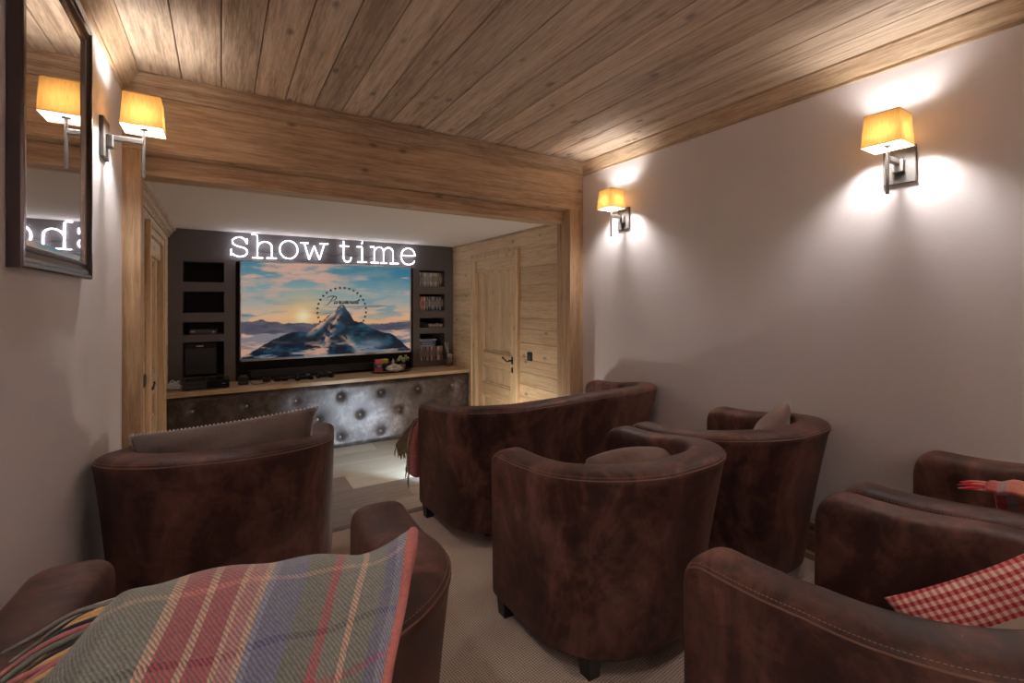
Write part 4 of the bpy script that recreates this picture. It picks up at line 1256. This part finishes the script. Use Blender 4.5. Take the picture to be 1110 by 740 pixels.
# small black hub and adapters with cable
hb = empty('black_power_hub', (0.185, 5.33, ZT), label='upright black power hub beside the game console', cat='adapter')
mb = MB(); mb.cbox(-0.045, 0.045, -0.03, 0.03, 0.0, 0.075, 0.006); mb.build('body', M['matblack'], hb)
mb = MB(); mb.cbox(-0.030, 0.030, -0.02, 0.02, 0.074, 0.092, 0.004); mb.cbox(-0.03, 0.03, -0.033, -0.029, 0.022, 0.03, 0.001); mb.build('cap', M['greyplastic'], hb)
mb = MB(); mb.tube(spline([(0.235, 5.335, ZT + .03), (0.265, 5.30, ZT + .006), (0.30, 5.26, ZT + .005), (0.36, 5.27, ZT + .005), (0.40, 5.32, ZT + .005), (0.385, 5.36, ZT + .006)], 8), 0.0035, 6)
tag(mb.build('black_cable', M['matblack']), 'thin black cable curling from the power hub to the small charger', 'cable')
cg = empty('square_charger', (0.395, 5.40, ZT), label='small square black charger in the middle of the counter clutter', cat='charger')
mb = MB(); mb.cbox(-0.036, 0.036, -0.03, 0.03, 0.0, 0.044, 0.007); mb.build('body', M['matblack'], cg)
mb = MB(); mb.cbox(-0.022, 0.022, -0.018, 0.018, 0.043, 0.048, 0.002); mb.build('lid', M['gloss'], cg)
hs = empty('headset', (0.525, 5.385, ZT), label='folded black headset lying on the counter between charger and game controllers', cat='headset')
mb = MB(); mb.tube(spline([(-0.085, 0.0, 0.02), (-0.05, -0.02, 0.034), (0.0, -0.025, 0.036), (0.06, -0.02, 0.030), (0.115, 0.01, 0.026)], 6), 0.009, 8); mb.build('headband', M['matblack'], hs)
for x in (-0.035, 0.035):
    mb = MB(); mb.lathe([(0, 0), (0.030, 0), (0.036, 0.008), (0.036, 0.020), (0.026, 0.030), (0, 0.032)], (x, 0.0, 0), 16); mb.build('ear_cup', M['gloss'], hs)

def make_controller():
    r = empty('game_controller')
    # outline of a two-gripped pad, half of it, mirrored
    half = [(0.0, 0.036), (0.026, 0.040), (0.048, 0.044), (0.066, 0.034), (0.077, 0.004), (0.082, -0.034), (0.074, -0.052), (0.062, -0.052), (0.049, -0.030), (0.034, -0.018), (0.0, -0.016)]
    sp = [(p.x, p.y) for p in spline(half, 4)]
    outl = sp + [(-x, y) for x, y in reversed(sp[1:-1])]
    cx, cy = 0.0, 0.004
    rows = []
    for z, f in ((0.010, 0.72), (0.014, 0.92), (0.024, 1.0), (0.034, 0.97), (0.042, 0.86), (0.045, 0.70)):
        row = []
        for x, y in outl:
            g = max(0, (-y - 0.012)) / 0.04
            row.append((x * (1 - (1 - f) * 0.6), cy + (y - cy) * (1 - (1 - f) * 0.6), z - 0.008 * g))
        rows.append(row)
    mb = MB(); mb.grid(rows, True, False, True)
    n = len(outl); b = len(mb.v)
    mb.f += [tuple(range(n))[::-1], tuple(range(b - n, b))]; mb.sm += [False, True]
    mb.build('body', M['gloss'], r)
    for x, y in ((-0.046, 0.018), (0.022, -0.002)):
        mb = MB(); mb.lathe([(0.0115, 0.040), (0.006, 0.045), (0.006, 0.052), (0.010, 0.054), (0.010, 0.058), (0, 0.0565)], (x, y, 0), 14); mb.build('thumbstick', M['greyplastic'], r)
    mb = MB(); mb.cbox(-0.034, -0.012, -0.006, 0.002, 0.043, 0.048, 0.001); mb.cbox(-0.027, -0.019, -0.013, 0.009, 0.043, 0.048, 0.001); mb.build('direction_pad', M['greyplastic'], r)
    for x, y in ((0.046, 0.028), (0.046, 0.008), (0.036, 0.018), (0.056, 0.018)):
        mb = MB(); mb.lathe([(0.0046, 0.042), (0.0046, 0.049), (0, 0.050)], (x, y, 0), 10); mb.build('button', M['silver'], r)
    for s_ in (-1, 1):
        mb = MB(); mb.cbox(s_ * 0.046 - .018, s_ * 0.046 + .018, 0.040, 0.054, 0.018, 0.036, 0.005); mb.build('trigger', M['silver'], r)
    return r
k0 = make_controller()
for k, (x, y, rz, lab) in enumerate(((0.735, 5.335, 8, 'black game controller beside the stubby remote on the counter'), (0.955, 5.385, -6, 'black game controller on the counter, the one nearer the snack tray'))):
    o = k0 if k == 0 else copy_tree(k0)
    o.location = (x, y, ZT - 0.004); o.rotation_euler = (0, 0, R(rz)); o.scale = (1.15,) * 3
    tag(o, lab, 'game controller', 'game controllers')
small = tag(MB().cbox(-0.035, 0.035, -0.05, 0.05, 0, 0.030, 0.01).build('remote_control', M['matblack']), 'stubby black remote between the headset and the first game controller', 'remote control')
small.location = (0.640, 5.462, ZT); small.rotation_euler = (0, 0, R(72))

# snack tray
ty = empty('serving_tray', (1.70, 5.415, ZT), label='dark oval serving tray under the popcorn bowl and red carton', cat='tray')
mb = MB(); 
prof = [(0.0, 0.004), (0.90, 0.004), (0.97, 0.012), (1.0, 0.022), (1.02, 0.022), (0.985, 0.006), (0.92, 0.0), (0.0, 0.0)]
rows = [[(0.235 * r_ * math.cos(2 * PI * k / 40), 0.125 * r_ * math.sin(2 * PI * k / 40), z) for k in range(40)] for r_, z in prof]
mb.grid(rows, True, False, True); mb.build('dish', simple('dark_lacquer_tray', (0.035, 0.014, 0.010), 0.25), ty)
mb = MB()
ring = [(0.238 * math.cos(2 * PI * k / 40), 0.128 * math.sin(2 * PI * k / 40), 0.022) for k in range(40)]
mb.tube(ring, 0.0035, 6, closed=True); mb.build('rim', simple('copper_rim', (0.35, 0.17, 0.10), 0.3, 0.8), ty)
ZB = ZT + 0.005
# red drink carton with blue label
rc_ = empty('red_carton', (1.545, 5.40, ZB), label='red carton with a blue label band standing on the tray', cat='carton')
mb = MB(); mb.cbox(-0.042, 0.042, -0.03, 0.03, 0.0, 0.15, 0.004); mb.build('box', simple('red_card', (0.55, 0.10, 0.085), 0.5), rc_)
mb = MB(); mb.box(-0.0425, 0.0425, -0.0307, 0.0307, 0.055, 0.098); tag(mb.build('label_band', simple('blue_label', (0.06, 0.06, 0.25), 0.5), rc_), 'blue label band')
mb = MB(); mb.box(-0.020, 0.022, -0.0313, -0.0307, 0.066, 0.074); mb.box(-0.026, 0.026, -0.0313, -0.0307, 0.080, 0.087); tag(mb.build('label_mark', simple('label_white', (0.75, 0.7, 0.75), 0.5), rc_), 'white marks on the label')
# jar with yellow lid
jr = empty('snack_jar', (1.640, 5.478, ZB), label='dark blue snack jar with a yellow lid behind the popcorn bowl', cat='jar')
mb = MB(); mb.lathe([(0, 0), (0.040, 0), (0.042, 0.01), (0.042, 0.085), (0.036, 0.095), (0, 0.096)], n=24); mb.build('body', simple('navy_jar', (0.02, 0.02, 0.07), 0.3), jr)
mb = MB(); mb.lathe([(0.0375, 0.092), (0.044, 0.096), (0.044, 0.134), (0.038, 0.142), (0, 0.144)], n=24); tag(mb.build('lid', simple('yellow_lid', (0.55, 0.46, 0.03), 0.4), jr), 'yellow lid')
# bowl of popcorn
bo = empty('white_bowl', (1.720, 5.360, ZB), label='shallow white bowl heaped with popcorn on the tray', cat='bowl')
mb = MB(); mb.lathe([(0, 0.006), (0.05, 0.008), (0.088, 0.028), (0.100, 0.042), (0.103, 0.042), (0.092, 0.024), (0.055, 0.0), (0, 0.0)], n=32); mb.build('dish', simple('white_china', (0.78, 0.76, 0.74), 0.2), bo)
rnd = random.Random(5)
mb = MB()
for k in range(130):
    a = rnd.random() * 2 * PI; r_ = 0.088 * math.sqrt(rnd.random()); z = 0.034 + 0.055 * (1 - (r_ / 0.092) ** 2) * rnd.uniform(.55, 1)
    bm = bmesh.new(); bmesh.ops.create_icosphere(bm, subdivisions=1, radius=0.0125)
    mb.add([Vector((r_ * math.cos(a), r_ * math.sin(a), z)) + v.co * rnd.uniform(.65, 1.25) for v in bm.verts], [[v.index for v in f.verts] for f in bm.faces], True); bm.free()
pc = mb.build('popcorn', felt('popcorn', (0.86, 0.80, 0.68), 0.9, 0.1)); pc.location = (1.720, 5.360, ZB)
tag(pc, 'heap of pale popcorn in the white bowl', 'popcorn', kind='stuff')
# small figurine-like pepper mill and green white flowers in a pot
mi = empty('salt_mill', (1.742, 5.475, ZB), label='small pale salt mill between yellow-lidded jar and green blossoms', cat='mill')
mb = MB(); mb.lathe([(0, 0), (0.018, 0), (0.018, 0.05), (0.012, 0.075), (0.017, 0.09), (0.017, 0.11), (0.008, 0.125), (0, 0.128)], n=18); mb.build('body', simple('pale_pink_mill', (0.55, 0.42, 0.36), 0.4), mi)
mb = MB(); mb.lathe([(0, 0.127), (0.007, 0.13), (0.007, 0.138), (0, 0.142)], n=12); mb.build('knob', M['silver'], mi)
fl = empty('potted_blossoms', (1.85, 5.465, ZB), label='little pot of pale green blossoms standing behind the popcorn bowl', cat='potted plant')
mb = MB(); mb.lathe([(0, 0), (0.030, 0), (0.040, 0.06), (0.043, 0.062), (0.040, 0.066), (0.034, 0.058), (0, 0.056)], n=22); mb.build('pot', simple('grey_white_pot', (0.50, 0.48, 0.46), 0.5), fl)
gm = felt('pale_green_blossom', (0.48, 0.56, 0.33), 0.8, 0.25); sm_ = simple('green_stem', (0.10, 0.18, 0.05), 0.6)
heads = [(-0.045, 0.0, 0.118), (0.0, -0.02, 0.128), (0.045, 0.0, 0.150), (0.065, 0.01, 0.128), (-0.02, 0.02, 0.150), (0.02, 0.02, 0.108)]
mb = MB()
for x, y, z in heads: mb.tube(spline([(x * .2, y * .2, 0.055), (x * .6, y * .6, z * .7), (x, y, z)], 4), 0.0022, 5)
mb.build('stem', sm_, fl)
for x, y, z in heads:
    mb = MB()
    for k in range(13):
        d = Vector((rnd.gauss(0, 1), rnd.gauss(0, 1), rnd.gauss(0, 1))).normalized()
        bm = bmesh.new(); bmesh.ops.create_icosphere(bm, subdivisions=1, radius=0.0095)
        mb.add([Vector((x, y, z)) + d * 0.019 + v.co for v in bm.verts], [[v.index for v in f.verts] for f in bm.faces], True); bm.free()
    mb.build('blossom', gm, fl)
# reed diffuser in the right corner
rd = empty('reed_diffuser', (2.495, 5.53, ZT), label='glass reed diffuser with a tied bow in the counter corner by the door wall', cat='diffuser')
gl = NT('clear_glass'); gl.set(Base_Color=(0.9, 0.88, 0.82, 1), Roughness=0.05, Transmission_Weight=0.9, IOR=1.45)
mb = MB(); mb.lathe([(0, 0.0), (0.040, 0.0), (0.043, 0.006), (0.043, 0.085), (0.034, 0.105), (0.018, 0.112), (0.018, 0.140), (0.021, 0.142), (0.015, 0.142), (0.015, 0.112), (0.030, 0.103), (0.0395, 0.083), (0.0395, 0.006), (0, 0.006)], n=26); mb.build('bottle', gl.m, rd)
mb = MB(); mb.lathe([(0, 0.007), (0.039, 0.007), (0.039, 0.050), (0, 0.050)], n=24); tag(mb.build('liquid', simple('yellow_oil', (0.35, 0.28, 0.08), 0.1), rd), 'yellowish oil')
mb = MB(); mb.lathe([(0.019, 0.112), (0.030, 0.118), (0.030, 0.150), (0.019, 0.156)], n=18)
for s_ in (-1, 1): mb.tube(spline([(0, -0.028, 0.128), (s_ * 0.022, -0.034, 0.142), (s_ * 0.036, -0.034, 0.126), (s_ * 0.02, -0.034, 0.112), (0, -0.03, 0.124)], 5), 0.005, 6)
mb.tube([(0, -.03, .125), (0.012, -0.04, 0.09), (0.014, -0.045, 0.065)], 0.004, 6)
tag(mb.build('bow', simple('white_grey_ribbon', (0.62, 0.58, 0.57), 0.7), rd), 'pale ribbon bow')
for dx, dy in ((-0.055, 0.0), (-0.045, 0.02), (-0.035, -0.015), (-0.058, 0.012), (-0.010, 0.02)):
    mb = MB(); mb.tube([(-dx * 0.2, -dy * .2, 0.02), (dx, dy, 0.305)], 0.0026, 6); mb.build('reed', simple('pale_reed', (0.62, 0.52, 0.40), 0.8) if 'reed' not in M else M['reed'], rd)

# ------------------------------------------------------------------ disc cases in the right-hand niches
PAL = {
 'white': (0.62, 0.58, 0.57), 'pale grey': (0.40, 0.37, 0.36), 'dark grey': (0.09, 0.08, 0.08), 'black': (0.02, 0.018, 0.02), 'brown': (0.22, 0.13, 0.09),
 'blue': (0.07, 0.11, 0.26), 'red': (0.42, 0.07, 0.06), 'orange': (0.55, 0.24, 0.13), 'pink': (0.52, 0.28, 0.24), 'cream': (0.60, 0.52, 0.42), 'grey blue': (0.22, 0.26, 0.34)}
cm = {k: simple('case_' + k.replace(' ', '_'), v, 0.35) for k, v in PAL.items()}
cm_p = {k: simple('case_print_' + k.replace(' ', '_'), tuple(min(1, 0.5 * x + 0.28) if sum(v) < 0.9 else x * 0.3 for x in v), 0.5) for k, v in PAL.items()}
rnd = random.Random(12)
proto = {}
def disc_case(col, thick_, hh):
    """a slim case standing with its spine to the front, origin at foot"""
    key = (col, round(thick_, 3), round(hh, 3))
    if key in proto: return copy_tree(proto[key])
    r = empty('disc_case')
    m = MB(); m.cbox(-thick_ / 2, thick_ / 2, 0, 0.135, 0, hh, 0.0012); m.build('case', cm[col], r)
    m = MB(); z0 = hh * rnd.uniform(.25, .4); z1 = hh * rnd.uniform(.6, .85)
    m.box(-thick_ * .28, thick_ * .28, -0.0006, 0.0004, z0, z1)
    m.build('spine_print', cm_p[col], r)
    proto[key] = r
    return r
def fill(zrow, colours, where, group, hh=0.178, x0=NR[0] + 0.004, x1=NR[1] - 0.004, yv=0.012):
    x = x0; k = 0
    while True:
        th_ = rnd.choice((0.0135, 0.0135, 0.0135, 0.011, 0.017))
        if x + th_ > x1: break
        f = (x - x0) / (x1 - x0)
        c = colours(f)
        o = disc_case(c, th_, hh * rnd.choice((1.0, 1.0, 1.0, 0.985)))
        o.location = (x + th_ / 2, YT + 0.035 + rnd.uniform(0, yv), zrow + 0.0005)
        tag(o, 'slim disc case with %s spine standing in %s' % (c, where), 'disc case', group)
        x += th_ + 0.0006; k += 1
ch_ = rnd.choice
fill(ROWS[0][0], lambda f: ch_(['white', 'pale grey', 'white', 'grey blue', 'pale grey', 'dark grey', 'white', 'cream'] if f < .7 else ['dark grey', 'pale grey', 'black', 'cream', 'brown']), 'the topmost niche nearest door wall', 'disc cases in the topmost niche nearest the door wall')
fill(ROWS[1][0], lambda f: ch_(['pink', 'orange', 'cream', 'red', 'white', 'pink'] if f < .25 else ['dark grey', 'pale grey', 'brown', 'dark grey', 'white', 'black', 'pale grey', 'grey blue']), 'the second niche down nearest door wall', 'disc cases in the second niche down nearest the door wall')
fill(ROWS[3][0], lambda f: ch_(['pink', 'white', 'red', 'pale grey', 'blue', 'cream', 'dark grey', 'pink', 'brown', 'grey blue', 'white', 'black']), 'the lowest niche nearest door wall', 'disc cases in the lowest niche nearest the door wall')
# flat piles
def flat(name, lab, cat, x, y, z, w, d, h, col, rz=0, group=None):
    r = empty(name, (x, y, z), (0, 0, R(rz)), lab, cat, group)
    m = MB(); m.cbox(-w / 2, w / 2, -d / 2, d / 2, 0, h, 0.0015); m.build('case', cm[col], r)
    m = MB(); m.box(-w * .35, w * .30, -d / 2 - .0006, -d / 2 + .0004, h * .3, h * .7); m.build('spine_print', cm_p[col], r)
    return r
z = ROWS[3][0] + 0.1785
for k, (c, h, w, lab) in enumerate((('grey blue', 0.026, 0.21, 'thick grey blue boxed set lying directly on the standing cases in the lowest niche'), ('blue', 0.030, 0.225, 'thicker blue boxed set in the flat pile in the lowest niche'), ('blue', 0.022, 0.22, 'thinner blue boxed set directly under the pale one in the lowest niche'), ('cream', 0.016, 0.24, 'pale thin boxed set on top of the flat pile in lowest niche'))):
    flat('boxed_set', lab, 'boxed set', NR[0] + 0.012 + w / 2, YT + 0.115, z, w, 0.135, h, c, group='boxed sets lying flat in the lowest niche by the door wall'); z += h + .0005
z = ROWS[2][0]
for k, (c, h, w, lab) in enumerate((('pale grey', 0.015, 0.19, 'pale grey disc case at the bottom of the short flat pile, shallow niche'), ('white', 0.014, 0.185, 'white disc case in the middle of the short flat pile, shallow niche'), ('pale grey', 0.015, 0.192, 'pale grey disc case on top of the short flat pile, shallow niche'), )):
    flat('disc_case', lab, 'disc case', NR[1] - 0.012 - w / 2, YT + 0.11, z + 0.03 * 0, w, 0.135, h, c, group='flat disc cases in the shallow niche'); z += h + .0005
bk = empty('black_camera_box', (NR[0] + 0.075, YT + 0.10, ROWS[2][0]), label='small black box in the shallow niche beside the flat cases', cat='box')
mb = MB(); mb.cbox(-0.055, 0.055, -0.05, 0.05, 0.0, 0.062, 0.006, Matrix.Rotation(R(6), 4, 'Z')); mb.build('body', M['gloss'], bk)
mb = MB(); mb.cbox(-0.03, 0.02, -0.045, 0.04, 0.061, 0.07, 0.003, Matrix.Rotation(R(6), 4, 'Z')); mb.build('lid', M['matblack'], bk)

# ------------------------------------------------------------------ switches on the boarded walls
def switch(loc, s, lab):
    r = empty('light_switch', loc, label=lab, cat='light switch', group='dark switch plates')
    m = MB(); m.cbox(min(0, -s * .009), max(0, -s * .009), -0.042, 0.042, -0.042, 0.042, 0.003); m.build('plate', M['matblack'], r)
    m = MB(); m.cbox(min(-s * .008, -s * .013), max(-s * .008, -s * .013), -0.026, 0.026, -0.026, 0.026, 0.002); m.build('rocker', M['greyplastic'], r)
    return r
switch((XA, 3.80, 0.835), 1, 'dark square light switch on spruce boards beside the door handle')
switch((XL, 3.93, 0.845), -1, 'dark light switch on the boards behind the wooden post, below the mirror wall sconce')

# ------------------------------------------------------------------ unseen spotlight added behind the sofa to brighten the counter front
fs = empty('fill_spotlight', (1.72, 3.35, ZLOW), label='added unseen fill spotlight behind the sofa, put there to light the tufted counter front', cat='spotlight')
mb = MB(); mb.lathe([(0, 0), (0.06, 0), (0.06, 0.012), (0.012, 0.02), (0.010, 0.07), (0, 0.07)], n=20); mb.build('base', M['blackmetal'], fs)
aim = (Vector((1.10, YC, -0.03)) - Vector((1.72, 3.35, ZLOW + 0.11))).normalized()
rot = aim.to_track_quat('-Z', 'Y').to_matrix().to_4x4()
mb = MB(); mb.lathe([(0, 0.08), (0.022, 0.08), (0.030, 0.05), (0.036, 0.0), (0.033, 0.0), (0.027, 0.048), (0.0, 0.055)], n=20)
Mx = Matrix.Translation((0, 0, 0.11)) @ rot; mb.v = [tuple(Mx @ Vector(p)) for p in mb.v]
mb.build('lamp_head', M['blackmetal'], fs)
SPOT_W = 85; GLOBE_E = 26.0
sp_ = bpy.data.lights.new('fill_spot', 'SPOT'); sp_.energy = SPOT_W; sp_.color = (0.62, 0.81, 1.0); sp_.spot_size = R(42); sp_.spot_blend = 0.9; sp_.shadow_soft_size = 0.025  # beam of the added spotlight, for the glow on the counter front
so = bpy.data.objects.new('fill_spot', sp_); COL.objects.link(so)
so.location = Vector((1.72, 3.35, ZLOW + 0.11)) + aim * 0.012; so.rotation_euler = aim.to_track_quat('-Z', 'Y').to_euler()

gl_ = empty('fill_globe', (2.00, 3.75, ZLOW), label='added unseen fill globe hidden behind the sofa to brighten the alcove', cat='fill light')  # glowing globe added out of view to brighten alcove and floor
mb = MB(); mb.lathe([(0, 0), (0.07, 0), (0.07, 0.012), (0.02, 0.02), (0.018, 0.05), (0.035, 0.058), (0, 0.058)], n=24); mb.build('base', M['blackmetal'], gl_)
mb = MB(); mb.lathe([(0.085 * math.sin(PI * k / 14), 0.135 - 0.085 * math.cos(PI * k / 14)) for k in range(15)], n=28); mb.build('globe', emitter('fill_globe_glow', (1.0, 0.92, 0.82), GLOBE_E), gl_)

# ------------------------------------------------------------------ world, camera, view
w = bpy.data.worlds.new('world'); SC.world = w; w.use_nodes = True
w.node_tree.nodes['Background'].inputs[0].default_value = (0.5, 0.5, 0.55, 1)
w.node_tree.nodes['Background'].inputs[1].default_value = 0.02
cam = bpy.data.cameras.new('camera'); co_ = bpy.data.objects.new('camera', cam); COL.objects.link(co_)
cam.sensor_width = 36; cam.sensor_fit = 'HORIZONTAL'; cam.lens = 36 * 505 / 1110
cam.shift_y = -42 / 1110; cam.shift_x = 0
cam.clip_start = 0.02
co_.location = (0, 0, EYE); co_.rotation_euler = (PI / 2, 0, -math.atan2(315, 505))
SC.camera = co_
SC.view_settings.view_transform = 'Standard'; SC.view_settings.look = 'None'
SC.view_settings.exposure = 1.28; SC.view_settings.gamma = 1.0
SC.view_settings.use_curve_mapping = False
SC.cycles.max_bounces = 12; SC.cycles.diffuse_bounces = 9; SC.cycles.glossy_bounces = 4; SC.cycles.transmission_bounces = 6
SC.cycles.sample_clamp_indirect = 6.0
SC.cycles.use_denoising = True
